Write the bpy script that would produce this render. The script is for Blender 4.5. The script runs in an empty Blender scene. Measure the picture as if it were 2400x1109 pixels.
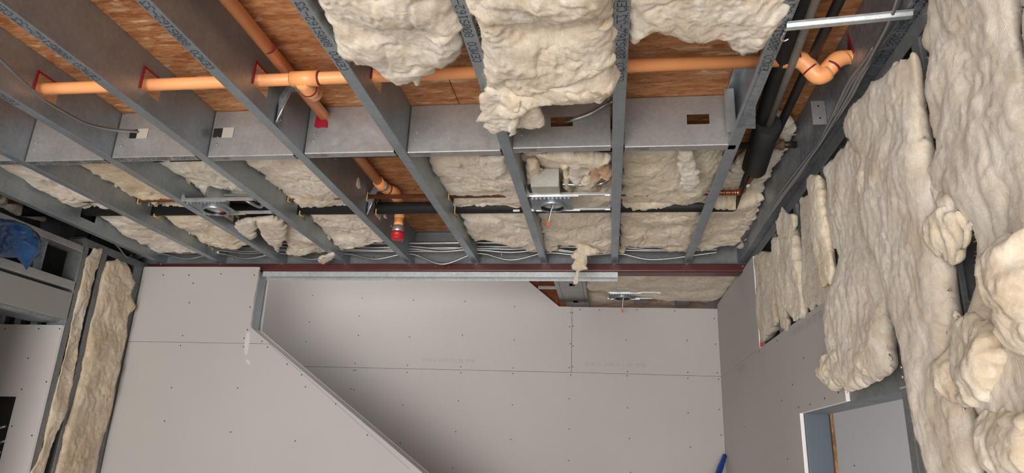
import bpy, math, random
import numpy as np
from mathutils import Vector, Matrix

# ------------------------------------------------------------------ camera, world, lights, exposure
SC = bpy.context.scene
COL = SC.collection
F = 1600.0
YAW, PITCH, ROLL = 0.146, 0.3108, 0.0394
CZ = 1.88


def cam_axes():
    cy, sy = math.cos(YAW), math.sin(YAW)
    f0 = np.array([-sy, cy, 0]); r0 = np.array([cy, sy, 0]); u0 = np.array([0, 0, 1.0])
    cp, sp = math.cos(PITCH), math.sin(PITCH)
    f1 = cp * f0 + sp * u0; u1 = -sp * f0 + cp * u0
    cr, sr = math.cos(ROLL), math.sin(ROLL)
    return cr * r0 + sr * u1, -sr * r0 + cr * u1, f1


CR, CU, CF = cam_axes()
CC = np.array([0, 0, CZ])
cam = bpy.data.cameras.new('camera')
cam.sensor_width = 36
cam.lens = 36 * F / 2400
cam.clip_start = 0.05
co = bpy.data.objects.new('camera', cam)
COL.objects.link(co)
M = Matrix.Identity(4)
for i in range(3):
    M[i][0] = CR[i]; M[i][1] = CU[i]; M[i][2] = -CF[i]; M[i][3] = CC[i]
co.matrix_world = M
SC.camera = co

SC.view_settings.view_transform = 'Standard'
SC.view_settings.look = 'None'
SC.view_settings.gamma = 1
SC.view_settings.use_curve_mapping = False
SC.view_settings.exposure = 0.26

W = bpy.data.worlds.new('sky')
SC.world = W
W.use_nodes = True
W.node_tree.nodes['Background'].inputs[0].default_value = (0.86, 0.92, 1.0, 1)
W.node_tree.nodes['Background'].inputs[1].default_value = 1.2


def area(name, loc, target, sx, sy, power, color):
    l = bpy.data.lights.new(name, 'AREA')
    l.shape = 'RECTANGLE'; l.size = sx; l.size_y = sy; l.energy = power; l.color = color
    o = bpy.data.objects.new(name, l)
    o.location = loc
    d = Vector(target) - Vector(loc)
    o.rotation_euler = d.to_track_quat('-Z', 'Y').to_euler()
    COL.objects.link(o)
    return o


# daylight entering through the glazed shopfront opening in the rear wall
area('window_daylight', (-1.0, -3.35, 1.35), (-1.0, 2.0, 1.75), 4.2, 2.2, 235, (1.0, 0.965, 0.93))
# added fill lamp over the passage, lifting the dark wall by the rake
area('stairwell_fill', (-1.9, 4.4, 4.2), (-1.9, 4.4, 0), 1.6, .6, 20, (1.0, .97, .95))
# low beam added through the same opening; its floor bounce brightens the ceiling
sl_ = bpy.data.lights.new('bounce_sun', 'SUN')
sl_.energy = 24; sl_.angle = .01; sl_.color = (1.0, .95, .88)
so_ = bpy.data.objects.new('bounce_sun', sl_)
so_.rotation_euler = Vector((.12, .77, -.63)).to_track_quat('-Z', 'Y').to_euler()
COL.objects.link(so_)

# ------------------------------------------------------------------ geometry helpers
H = CZ + 1.078          # underside of the joists
JD = 0.2032             # joist depth
PIT = 0.4064            # joist pitch
X = lambda i: -2.785 + PIT * i
YB = 2.2745             # blocking row
YR = 3.86               # rim track web
RW = 0.765              # stud face of right wall
LW = -2.9               # stud face of left wall
R = random.Random(7)


def ray(px, py):
    return CF + CR * (px - 1200) / F - CU * (py - 554.5) / F


def at(px, py, x=None, y=None, z=None):
    d = ray(px, py)
    for i, v in enumerate((x, y, z)):
        if v is not None:
            return CC + d * ((v - CC[i]) / d[i])


def at_plane(px, py, n, c):
    d = ray(px, py); n = np.array(n, float)
    return CC + d * ((c - CC @ n) / (d @ n))


class MB:
    def __init__(s):
        s.v = []; s.f = []; s.sm = []

    def add(s, vs, fs, smooth=False):
        b = len(s.v)
        s.v.extend([tuple(float(c) for c in p) for p in vs])
        for f in fs:
            s.f.append([b + i for i in f]); s.sm.append(smooth)
        return s

    def box(s, x0, x1, y0, y1, z0, z1):
        vs = [(x, y, z) for x in (x0, x1) for y in (y0, y1) for z in (z0, z1)]
        return s.add(vs, [(0, 1, 3, 2), (4, 6, 7, 5), (0, 4, 5, 1), (2, 3, 7, 6), (0, 2, 6, 4), (1, 5, 7, 3)])

    def prism(s, pts, e):
        pts = [np.array(p, float) for p in pts]; e = np.array(e, float); n = len(pts)
        fs = [tuple(range(n))[::-1], tuple(range(n, 2 * n))]
        fs += [(i, (i + 1) % n, n + (i + 1) % n, n + i) for i in range(n)]
        return s.add(pts + [p + e for p in pts], fs)

    def sheet(s, prof, t, o, ea, eb, el, l0, l1):
        """extrude an open polyline profile (a,b) as sheet metal of thickness t along el"""
        p = np.array(prof, float)
        d = np.diff(p, axis=0); d /= np.linalg.norm(d, axis=1)[:, None]
        nrm = np.stack([-d[:, 1], d[:, 0]], 1)
        vn = np.zeros_like(p); vn[0] = nrm[0]; vn[-1] = nrm[-1]
        for i in range(1, len(p) - 1):
            m = nrm[i - 1] + nrm[i]; vn[i] = m / max(1e-6, (m @ m) / 2) if m @ m > .2 else nrm[i]
        q = p + vn * t
        ring = np.vstack([p, q[::-1]])
        o, ea, eb, el = [np.array(k, float) for k in (o, ea, eb, el)]
        P = [o + ea * a + eb * b + el * l0 for a, b in ring] + [o + ea * a + eb * b + el * l1 for a, b in ring]
        n = len(ring); k = len(p)
        fs = [(i, (i + 1) % n, n + (i + 1) % n, n + i) for i in range(n)]
        for i in range(k - 1):
            fs.append((i, i + 1, n - 2 - i, n - 1 - i)); fs.append((n + i, 2 * n - 1 - i, 2 * n - 2 - i, n + i + 1))
        return s.add(P, fs)

    def tube(s, path, r, n=12, caps=True):
        P = np.array(path, float); m = len(P)
        rr = r if hasattr(r, '__len__') else [r] * m
        T = np.gradient(P, axis=0); T /= np.linalg.norm(T, axis=1)[:, None] + 1e-12
        if m > 2 and (np.einsum('ij,ij->i', T[1:], T[:-1]) < -.5).any():
            T = np.tile((P[-1] - P[0]) / np.linalg.norm(P[-1] - P[0]), (m, 1))
        u = np.cross(T[0], (0.31, 0.17, 0.93)); u /= np.linalg.norm(u)
        vs = []
        for i in range(m):
            u = u - T[i] * (u @ T[i]); u /= np.linalg.norm(u); w = np.cross(T[i], u)
            for k in range(n):
                a = 2 * math.pi * k / n
                vs.append(P[i] + rr[i] * (math.cos(a) * u + math.sin(a) * w))
        fs = [(i * n + k, i * n + (k + 1) % n, (i + 1) * n + (k + 1) % n, (i + 1) * n + k) for i in range(m - 1) for k in range(n)]
        s.add(vs, fs, True)
        if caps:
            b = len(s.v) - m * n
            s.f.append([b + k for k in range(n)][::-1]); s.sm.append(False)
            s.f.append([b + (m - 1) * n + k for k in range(n)]); s.sm.append(False)
        return s

    def build(s, name, mat, parent=None, **props):
        me = bpy.data.meshes.new(name)
        me.from_pydata(s.v, [], s.f)
        me.polygons.foreach_set('use_smooth', s.sm)
        me.update()
        return link(name, me, mat, parent, **props)


def link(name, me, mat, parent=None, **props):
    o = bpy.data.objects.new(name, me)
    if mat is not None and not me.materials:
        me.materials.append(mat)
    COL.objects.link(o)
    if parent is not None:
        o.parent = parent
    for k, v in props.items():
        o[k] = v
    return o


def empty(name, loc=(0, 0, 0), **props):
    o = bpy.data.objects.new(name, None)
    o.empty_display_size = 0.05
    o.location = loc
    COL.objects.link(o)
    for k, v in props.items():
        o[k] = v
    return o


def thing(name, label, cat, group=None):
    o = empty(name, label=label, category=cat)
    if group: o['group'] = group
    return o


def rnd(pts, r, n=3):
    out = []
    pts = [np.array(p, float) for p in pts]
    for i, p in enumerate(pts):
        if i in (0, len(pts) - 1):
            out.append(p); continue
        a = pts[i - 1] - p; b = pts[i + 1] - p
        a /= np.linalg.norm(a); b /= np.linalg.norm(b)
        p0, p1 = p + a * r, p + b * r
        for k in range(n + 1):
            t = k / n
            out.append((1 - t) ** 2 * p0 + 2 * t * (1 - t) * p + t * t * p1)
    return out


def smooth(pts, n=8):
    P = [np.array(p, float) for p in pts]
    P = [2 * P[0] - P[1]] + P + [2 * P[-1] - P[-2]]
    out = []
    for i in range(1, len(P) - 2):
        for k in range(n):
            t = k / n
            out.append(.5 * ((2 * P[i]) + (-P[i - 1] + P[i + 1]) * t + (2 * P[i - 1] - 5 * P[i] + 4 * P[i + 1] - P[i + 2]) * t * t
                             + (-P[i - 1] + 3 * P[i] - 3 * P[i + 1] + P[i + 2]) * t ** 3))
    out.append(P[-2])
    return out


def fillet(pts, r, n=6):
    return rnd(pts, r, n)


def resample(pts, step):
    P = np.array(pts, float)
    L = np.concatenate([[0], np.cumsum(np.linalg.norm(np.diff(P, axis=0), axis=1))])
    n = max(2, int(L[-1] / step))
    t = np.linspace(0, L[-1], n)
    return np.stack([np.interp(t, L, P[:, k]) for k in range(3)], 1)


FONT = {'0': '3E5149453E', '1': '00427F4000', '2': '4261514946', '3': '2141454B31', '4': '1814127F10', '5': '2745454539', '6': '3C4A494930',
        '7': '0171090503', '8': '3649494936', '9': '064949291E', 'A': '7E1111117E', 'B': '7F49494936', 'C': '3E41414122', 'D': '7F4141221C',
        'E': '7F49494941', 'G': '3E4149497A', 'I': '00417F4100', 'L': '7F40404040', 'M': '7F020C027F', 'N': '7F0408107F', 'O': '3E4141413E',
        'P': '7F09090906', 'R': '7F09192946', 'S': '4649494931', 'T': '01017F0101', 'X': '6314081463', 'Z': '6151494543', '-': '0808080808',
        '/': '2010080402', ':': '0036360000', '.': '0060600000', ' ': '0000000000'}


def dots(text, o, dx, dy, cx, cy, nrm, mat, parent, size=.86, warp=None):
    """dot-matrix print: one flat mesh of tiny ink dots"""
    o, dx, dy, nrm = [np.array(k, float) for k in (o, dx, dy, nrm)]
    m = MB()
    for k, ch in enumerate(text):
        g = FONT.get(ch, FONT[' '])
        for c in range(5):
            bits = int(g[2 * c:2 * c + 2], 16)
            for r in range(7):
                if bits >> r & 1:
                    a = (k * 6 + c) * cx; b = (6 - r) * cy
                    q = [(a + sx * cx * size / 2, b + sy * cy * size / 2) for sx, sy in ((-1, -1), (1, -1), (1, 1), (-1, 1))]
                    if warp: m.add([warp(*p) for p in q], [(0, 1, 2, 3)])
                    else: m.add([o + dx * p + dy * w + nrm * .0004 for p, w in q], [(0, 1, 2, 3)])
    return m.build('printed_marking', mat, parent)


# ------------------------------------------------------------------ materials
def mat(name, base=(.5, .5, .5), rough=.5, metal=0.0, spec=.5):
    m = bpy.data.materials.new(name); m.use_nodes = True
    b = m.node_tree.nodes['Principled BSDF']
    b.inputs['Base Color'].default_value = (*base, 1)
    b.inputs['Roughness'].default_value = rough
    b.inputs['Metallic'].default_value = metal
    b.inputs['Specular IOR Level'].default_value = spec
    return m


class NT:
    def __init__(s, m):
        s.t = m.node_tree; s.b = s.t.nodes['Principled BSDF']

    def n(s, typ, **kw):
        n = s.t.nodes.new(typ)
        for k, v in kw.items():
            if k.startswith('i_'):
                n.inputs[k[2:].replace('_', ' ')].default_value = v
            else: setattr(n, k, v)
        return n

    def l(s, a, b): s.t.links.new(a, b)

    def coord(s, scale=(1, 1, 1), rot=(0, 0, 0), out='Object'):
        c = s.n('ShaderNodeTexCoord'); mp = s.n('ShaderNodeMapping')
        mp.inputs['Scale'].default_value = scale; mp.inputs['Rotation'].default_value = rot
        s.l(c.outputs[out], mp.inputs[0]); return mp.outputs[0]

    def noise(s, vec, scale, detail=4, rough=.55, dist=0):
        n = s.n('ShaderNodeTexNoise'); n.inputs['Scale'].default_value = scale; n.inputs['Detail'].default_value = detail
        n.inputs['Roughness'].default_value = rough; n.inputs['Distortion'].default_value = dist
        s.l(vec, n.inputs['Vector']); return n.outputs['Fac']

    def ramp(s, fac, stops):
        r = s.n('ShaderNodeValToRGB'); e = r.color_ramp.elements
        while len(e) < len(stops): e.new(.5)
        for k, (p, c) in zip(e, stops):
            k.position = p; k.color = (*c, 1) if len(c) == 3 else c
        s.l(fac, r.inputs[0]); return r.outputs[0]

    def mix(s, fac, a, b, mode='MIX'):
        m = s.n('ShaderNodeMix', data_type='RGBA', blend_type=mode)
        for sock, v in ((m.inputs[0], fac), (m.inputs[6], a), (m.inputs[7], b)):
            if isinstance(v, (int, float)): sock.default_value = v
            elif isinstance(v, tuple): sock.default_value = (*v, 1)
            else: s.l(v, sock)
        return m.outputs[2]

    def bump(s, h, strength, dist=.002):
        b = s.n('ShaderNodeBump'); b.inputs['Strength'].default_value = strength; b.inputs['Distance'].default_value = dist
        s.l(h, b.inputs['Height']); s.l(b.outputs[0], s.b.inputs['Normal'])

    def col(s, c): s.l(c, s.b.inputs['Base Color'])


def galv(name, a, b, rough=.45, metal=.75, spang=1.0, dirt=None):
    m = mat(name, a, rough, metal); t = NT(m); v = t.coord()
    f = t.noise(v, 9, 6, .6)
    sp = t.noise(t.coord((60, 60, 60)), 1, 3, .7)
    c = t.mix(t.ramp(f, [(.3, (0, 0, 0)), (.72, (1, 1, 1))]), a, b)
    c = t.mix(.18 * spang, c, t.ramp(sp, [(.35, (.1, .1, .1)), (.7, (1, 1, 1))]), 'SOFT_LIGHT')
    if dirt:
        d = t.noise(t.coord((1, 1, 1)), 26, 5, .7)
        c = t.mix(t.ramp(d, [(.62, (0, 0, 0)), (.72, (1, 1, 1))]), c, dirt)
    t.col(c)
    rr = t.n('ShaderNodeMapRange', i_To_Min=rough - .08, i_To_Max=rough + .14)
    t.l(t.noise(v, 24, 4), rr.inputs[0]); t.l(rr.outputs[0], t.b.inputs['Roughness'])
    return m


STEEL = galv('galvanised_joist', (.33, .378, .415), (.42, .47, .51), .42, .78)
STUD = galv('galvanised_stud', (.20, .215, .225), (.26, .275, .285), .5, .5)
RIM = galv('dull_rim_track', (.17, .18, .185), (.215, .228, .23), .5, .45)
STEELB = galv('galvanised_blocking', (.40, .405, .41), (.48, .48, .475), .42, .7)
STEELM = galv('mottled_galvanised', (.20, .225, .26), (.36, .39, .43), .42, .6, 2.2)
BRIGHT = galv('bright_zinc', (.55, .57, .58), (.72, .73, .73), .3, .85, 1.2)
TRACK = galv('worn_zinc_track', (.50, .53, .54), (.60, .63, .65), .42, .6, 1.6, (.74, .76, .76))


def make_drywall(name, tint=(1, 1, 1)):
    m = mat(name, (.55, .52, .5), .88, 0, .25); t = NT(m); v = t.coord()
    f = t.noise(v, 1.1, 3, .5)
    c = t.mix(t.ramp(f, [(.35, (0, 0, 0)), (.65, (1, 1, 1))]), (.465, .445, .43), (.495, .475, .46))
    g = t.noise(v, 240, 3, .6)
    c = t.mix(.10, c, t.ramp(g, [(.3, (.2, .2, .2)), (.7, (1, 1, 1))]), 'SOFT_LIGHT')
    if tint != (1, 1, 1): c = t.mix(1.0, c, tint, 'MULTIPLY')
    t.col(c); t.bump(g, .05)
    return m


DRY = make_drywall('gypsum_paper')
GYP = mat('gypsum_core_edge', (.80, .77, .74), .95)
INK = mat('stencil_ink', (.028, .034, .045), .7)
INKG = mat('grey_ink', (.33, .31, .30), .8)
SCREW = mat('screw_black', (.012, .012, .012), .5)
DARK = mat('shade_black', (.02, .02, .02), .9)  # near-black stand-in for the shade of cavities and holes


def make_osb(name, light, mid, dark, sc=1.0):
    m = mat(name, mid, .75, 0, .3); t = NT(m)
    layers = []
    for k, (rot, sx, sy) in enumerate(((.12, 9, 46), (-.35, 11, 60), (.9, 12, 44))):
        v = t.coord((sx * sc, sy * sc, 9), (0, 0, rot))
        w = t.n('ShaderNodeTexNoise', i_Scale=2.2, i_Detail=3.0)
        t.l(v, w.inputs['Vector'])
        vo = t.n('ShaderNodeTexVoronoi', i_Scale=1.0, i_Randomness=1.0)
        vm = t.n('ShaderNodeVectorMath', operation='MULTIPLY_ADD'); vm.inputs[1].default_value = (.9, .9, .9)
        t.l(w.outputs['Color'], vm.inputs[0]); t.l(v, vm.inputs[2]); t.l(vm.outputs[0], vo.inputs['Vector'])
        sep = t.n('ShaderNodeSeparateColor'); t.l(vo.outputs['Color'], sep.inputs[0])
        layers.append((sep.outputs[0], vo.outputs['Distance']))
    mk = t.noise(t.coord((7 * sc, 14 * sc, 5)), 1, 4)
    mk2 = t.noise(t.coord((11 * sc, 17 * sc, 5)), 1, 4)
    cols = [t.mix(t.ramp(d, [(.35, (0, 0, 0)), (.95, (.75, .75, .75))]), t.ramp(a, [(0, dark), (.35, mid), (.80, mid), (1, light)]), dark) for a, d in layers]
    c = t.mix(t.ramp(mk, [(.47, (0, 0, 0)), (.53, (1, 1, 1))]), cols[0], cols[1])
    c = t.mix(t.ramp(mk2, [(.52, (0, 0, 0)), (.57, (1, 1, 1))]), c, cols[2])
    gr = t.noise(t.coord((26 * sc, 190 * sc, 30), (0, 0, .1)), 1, 6, .75, .9)
    c = t.mix(.6, c, t.ramp(gr, [(.34, (.2, .16, .14)), (.62, (1, 1, 1))]), 'MULTIPLY')
    big = t.noise(t.coord(), 3, 3)
    c = t.mix(.5, c, t.ramp(big, [(.3, (.6, .52, .48)), (.65, (1.0, 1.0, 1.0))]), 'MULTIPLY')
    t.col(c); t.bump(gr, .5, .003)
    return m


OSB = make_osb('oriented_strand_board', (.92, .66, .40), (.70, .34, .15), (.42, .155, .055))
OSBR = make_osb('red_brown_sheathing', (.42, .15, .05), (.30, .085, .024), (.18, .045, .014))
OSBE = make_osb('board_cut_edge', (.55, .33, .17), (.32, .17, .085), (.15, .07, .03), 2)


def make_wool():
    m = mat('glass_wool', (.8, .72, .6), 1.0, 0, .1); t = NT(m); v = t.coord()
    oi = t.n('ShaderNodeObjectInfo')
    wz = t.n('ShaderNodeTexNoise', i_Scale=7.0, i_Detail=3.0); t.l(v, wz.inputs['Vector'])
    wm = t.n('ShaderNodeMix', data_type='RGBA'); wm.inputs[0].default_value = .12
    t.l(v, wm.inputs[6]); t.l(wz.outputs['Color'], wm.inputs[7]); vw = wm.outputs[2]
    f1 = t.noise(vw, 8, 6, .62, .4)
    f2 = t.noise(vw, 21, 6, .66, .6)
    c = t.mix(t.ramp(f1, [(.33, (0, 0, 0)), (.60, (1, 1, 1))]), (.655, .555, .43), (.83, .785, .715))
    c = t.mix(t.ramp(f2, [(.50, (0, 0, 0)), (.70, (1, 1, 1))]), c, (.895, .875, .84))
    st = t.n('ShaderNodeMapping'); st.inputs['Scale'].default_value = (1, .8, .22); t.l(vw, st.inputs[0])
    f3 = t.noise(st.outputs[0], 60, 5, .7, 1.0)
    c = t.mix(t.ramp(f3, [(.40, (.35, .35, .35)), (.58, (0, 0, 0))]), c, (.60, .50, .38))
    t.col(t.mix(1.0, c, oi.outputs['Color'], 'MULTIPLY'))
    fib = t.noise(st.outputs[0], 95, 8, .78, 1.6)
    fb2 = t.noise(vw, 45, 5, .7, .8)
    ad = t.n('ShaderNodeMath', operation='ADD'); t.l(fib, ad.inputs[0]); t.l(fb2, ad.inputs[1])
    t.bump(ad.outputs[0], .7, .006)
    t.b.inputs['Subsurface Weight'].default_value = .35
    t.b.inputs['Subsurface Radius'].default_value = (1.0, .8, .6)
    t.b.inputs['Subsurface Scale'].default_value = .012
    t.b.inputs['Sheen Weight'].default_value = .25
    t.b.inputs['Sheen Roughness'].default_value = .6
    return m


WOOL = make_wool()
WOOLF = bpy.data.materials.new('glass_fibre'); WOOLF.use_nodes = True
_n = WOOLF.node_tree.nodes; _l = WOOLF.node_tree.links; _n.remove(_n['Principled BSDF'])
_d = _n.new('ShaderNodeBsdfDiffuse'); _t = _n.new('ShaderNodeBsdfTranslucent'); _x = _n.new('ShaderNodeMixShader'); _o = _n.new('ShaderNodeObjectInfo')
_c = _n.new('ShaderNodeMix'); _c.data_type = 'RGBA'; _c.blend_type = 'MULTIPLY'; _c.inputs[0].default_value = 1; _c.inputs[7].default_value = (.84, .79, .71, 1)
_l.new(_o.outputs['Color'], _c.inputs[6]); _l.new(_c.outputs[2], _d.inputs[0]); _l.new(_c.outputs[2], _t.inputs[0])
_l.new(_d.outputs[0], _x.inputs[1]); _l.new(_t.outputs[0], _x.inputs[2]); _l.new(_x.outputs[0], _n['Material Output'].inputs[0])
ORANGE = mat('orange_cpvc', (.93, .40, .16), .36, 0, .5)
ORING = mat('purple_primer', (.16, .012, .02), .5)
REDC = mat('red_caulk', (.33, .006, .02), .5)
RED = mat('red_plastic_cap', (.52, .008, .012), .4)
ZINC = mat('zinc_fitting', (.6, .62, .62), .38, .8)
BEAM = mat('red_oxide_primer', (.085, .017, .016), .32, 0, .5)
t_ = NT(BEAM); v_ = t_.coord(); t_.col(t_.mix(t_.ramp(t_.noise(v_, 5, 5), [(.35, (0, 0, 0)), (.7, (1, 1, 1))]), (.07, .013, .013), (.115, .026, .023)))
RUBBER = mat('black_foam_insulation', (.012, .012, .013), .55, 0, .4)
t_ = NT(RUBBER); t_.bump(t_.noise(t_.coord(), 160, 4, .7), .6, .002)
IRON = mat('black_steel_pipe', (.025, .022, .02), .45, .3)
RUST = galv('rusty_fitting', (.10, .055, .035), (.17, .10, .07), .6, .3)
COPPER = galv('copper_pipe', (.22, .075, .04), (.36, .14, .075), .38, .75)
COPPERF = galv('copper_fitting', (.50, .17, .08), (.62, .24, .12), .3, .9)
PATINA = galv('patinated_copper', (.19, .16, .14), (.27, .24, .22), .6, .2, 1, (.13, .33, .32))
CABLE = mat('cable_armour', (.36, .365, .37), .36, .85)
CABLED = mat('dull_cable_armour', (.36, .37, .38), .4, .8)
YEL = mat('yellow_grommet', (.62, .50, .18), .5)
WHITE = mat('white_plastic', (.8, .8, .8), .45)
BLACK = mat('black_wire', (.01, .01, .01), .4)
OCON = mat('orange_connector', (.75, .10, .03), .45)
CANM = mat('can_metal', (.38, .41, .43), .34, .75)
CAND = mat('can_inner', (.50, .53, .55), .4, .2)
BLUE = mat('blue_film', (.01, .09, .28), .22, 0, .6)
t_ = NT(BLUE); t_.b.inputs['Transmission Weight'].default_value = .0
t_.col(t_.mix(t_.ramp(t_.noise(t_.coord(), 9, 4, .6, .5), [(.35, (0, 0, 0)), (.7, (1, 1, 1))]), (.006, .032, .10), (.02, .085, .22)))
BLUER = mat('blue_handle', (.004, .05, .30), .35)
CONC = mat('concrete_floor', (.46, .44, .42), .7)
t_ = NT(CONC); t_.col(t_.mix(t_.ramp(t_.noise(t_.coord(), 2.5, 6), [(.3, (0, 0, 0)), (.7, (1, 1, 1))]), (.40, .385, .365), (.50, .48, .46)))
REDM = mat('red_marker', (.6, .03, .06), .7)
PENCIL = mat('pencil_line', (.36, .25, .24), .8)

# ------------------------------------------------------------------ structure: floor, ceiling
Z0, TOP = 0.0, H + JD
XL, XR, YN = -5.6, 0.87, -3.4
MB().box(XL, 3.2, YN, 6.2, -.1, 0).build('floor', CONC, kind='structure')
ceiling = empty('ceiling', (0, 0, 0), kind='structure', label='unfinished ceiling of steel joists under strand board')
for k, (a, b) in enumerate(((-5.6, -3.0), (-3.0, -.5615), (-.5605, 1.1))):
    for (c, d) in ((YN, -.13), (-.128, 1.09), (1.092, 2.31), (2.312, 3.9)):
        MB().box(a, b - .002, c, d, TOP, TOP + .018).build('board', OSB, ceiling)

MB().box(-5.6, 1.1, YN, 3.9, TOP + .0182, TOP + .026).build('leak_blocker', DARK, ceiling)  # unseen board added to stop light leaking through the board gaps

HOLES = {i: [(1.855, 1.955, .062, .142)] for i in range(-1, 9)}
for i in range(-6, 9):
    HOLES.setdefault(i, [])
    if i >= -1: HOLES[i] = HOLES[i] + [(2.962, 3.012, .075, .125), (3.09, 3.20, .05, .15)]


def channel(depth, fl, lip, r=.003):
    return rnd([(-fl, lip), (-fl, 0), (0, 0), (0, depth), (-fl, depth), (-fl, depth - lip)], r)


def joist(i):
    m = MB(); x = X(i); y = YN
    hs = sorted(HOLES[i])
    o, ea, eb, el = (x, 0, H), (1, 0, 0), (0, 0, 1), (0, 1, 0)
    t = .0014
    low = lambda z: rnd([(-.041, .012), (-.041, 0), (0, 0), (0, z)], .003)
    up = lambda z: rnd([(0, z), (0, JD), (-.041, JD), (-.041, JD - .012)], .003)
    for (a, b, z0, z1) in hs:
        m.sheet(channel(JD, .041, .012), t, o, ea, eb, el, y, a)
        m.sheet(low(z0), t, o, ea, eb, el, a, b); m.sheet(up(z1), t, o, ea, eb, el, a, b)
        y = b
    m.sheet(channel(JD, .041, .012), t, o, ea, eb, el, y, YR - .002)
    j = m.build('joist', STEEL, ceiling)
    return j


JO = {i: joist(i) for i in range(-6, 9)}
for i, y0 in ((1, 1.95), (2, 1.83), (3, 1.70), (4, 1.662), (5, 1.70), (6, 1.685), (7, 1.82), (8, 1.81)):
    s = 'CEMCO 800S162-33' if i < 6 else 'CEMCO 800S162-33 33KSI G60'
    for k in range(2):
        dots('CEMCO 800S162-33', (X(i) - .0105, y0 - k * .335, H - .0002), (0, -1, 0), (-1, 0, 0), .0034, .0036, (0, 0, -1), INK, JO[i])
    if i in (7, 8):
        dots('33ML 230MPA 1502 G60 3.14.16', (X(i) - .004, y0 - .04, H - .0002), (0, -1, 0), (-1, 0, 0), .0019, .0017, (0, 0, -1), INK, JO[i])
for i in range(4, 9):   # marks near the rim track
    dots('800S162-33', (X(i) - .010, 3.80, H - .0002), (0, -1, 0), (-1, 0, 0), .0017, .0034, (0, 0, -1), INK, JO[i])

# red sealed holes where the orange pipe passes through each web
for i in (2, 3, 4, 5, 8):
    m = MB(); x = X(i) + .0012
    a, b, z0, z1 = HOLES[i][0]; PZ_ = .102
    for q in (((a - .006, z0 - .004), (a + .004, z0), (a + .003, z1), (a - .006, z1 + .004)), ((a, z1 - .004), (b, z1 - .002), (b + .003, z1 + .004), (a - .003, z1 + .004))):
        m.prism([(x, H * 0 + p, H + w) for p, w in q], (.0016, 0, 0))
    m.build('red_sealant', REDC, JO[i], label='dark red sealant smeared round the pipe hole')

# rim track at the back, end joist over right wall
m = MB(); m.sheet(rnd([(-.035, 0), (0, 0), (0, JD), (-.035, JD)], .003), -.0015, (0, YR, H - .002), (0, 1, 0), (0, 0, 1), (1, 0, 0), -3.3, .86)
rim = m.build('rim_track', RIM, ceiling)
m = MB()
for i in range(0, 9):
    m.tube([(X(i) - .022, YR - .024, H - .006), (X(i) - .022, YR - .024, H - .002)], .004, 8)
for k in range(14):
    x = -2.6 + k * .245 + R.uniform(-.05, .05)
    m.tube([(x, YR - .005, H + R.uniform(.03, .09)), (x, YR + .0, H + .05)], .004, 8)
m.build('screw_head', ZINC, ceiling, kind='stuff')
m = MB(); m.sheet(rnd([(.041, .012), (.041, 0), (0, 0), (0, JD), (.041, JD)], .003), -.0014, (.728, 0, H), (1, 0, 0), (0, 0, 1), (0, 1, 0), YN, YR - .004)
endj = m.build('end_joist', STEELM, ceiling)
for k in range(3):
    dots('CEMCO 800S162-33 33ML', (.728 + .036, 1.78 - k * .27, H - .0004), (0, -1, 0), (-1, 0, 0), .0025, .0040, (0, 0, -1), INK, endj)
    dots('G60 1502 3.14.16 230', (.728 + .014, 1.75 - k * .27, H - .0004), (0, -1, 0), (-1, 0, 0), .0024, .0016, (0, 0, -1), INK, endj)
m = MB(); a, b, z0, z1 = 1.85, 1.97, .05, .16
m.prism([(.7265, 1.87, H + .10), (.7265, 1.90, H + .185), (.7265, 1.935, H + .10)], (.001, 0, 0))
m.build('red_sealant', REDC, endj)
m = MB()
for q in ((1.885, H + .112, 1.90, H + .16, 1.925, H + .112),):
    m.prism([(.726, q[0], q[1]), (.726, q[2], q[3]), (.726, q[4], q[5])], (.0007, 0, 0))
m.build('painted_hole', DARK, endj)  # flat black triangle painting the shade inside a pipe hole
# plate clip on the end joist
m = MB(); m.box(.7245, .7265, 2.168, 2.20, H + .075, H + .10); m.box(.682, .7265, 2.165, 2.168, H + .012, H + .10)
cl = m.build('angle_clip', BRIGHT, ceiling)
m = MB()
for (x, z) in ((.704, .08), (.706, .035)):
    m.tube([(x, 2.1625, H + z), (x, 2.1655, H + z)], .003, 8)
m.build('screw_head', SCREW, cl, kind='stuff')

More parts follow.
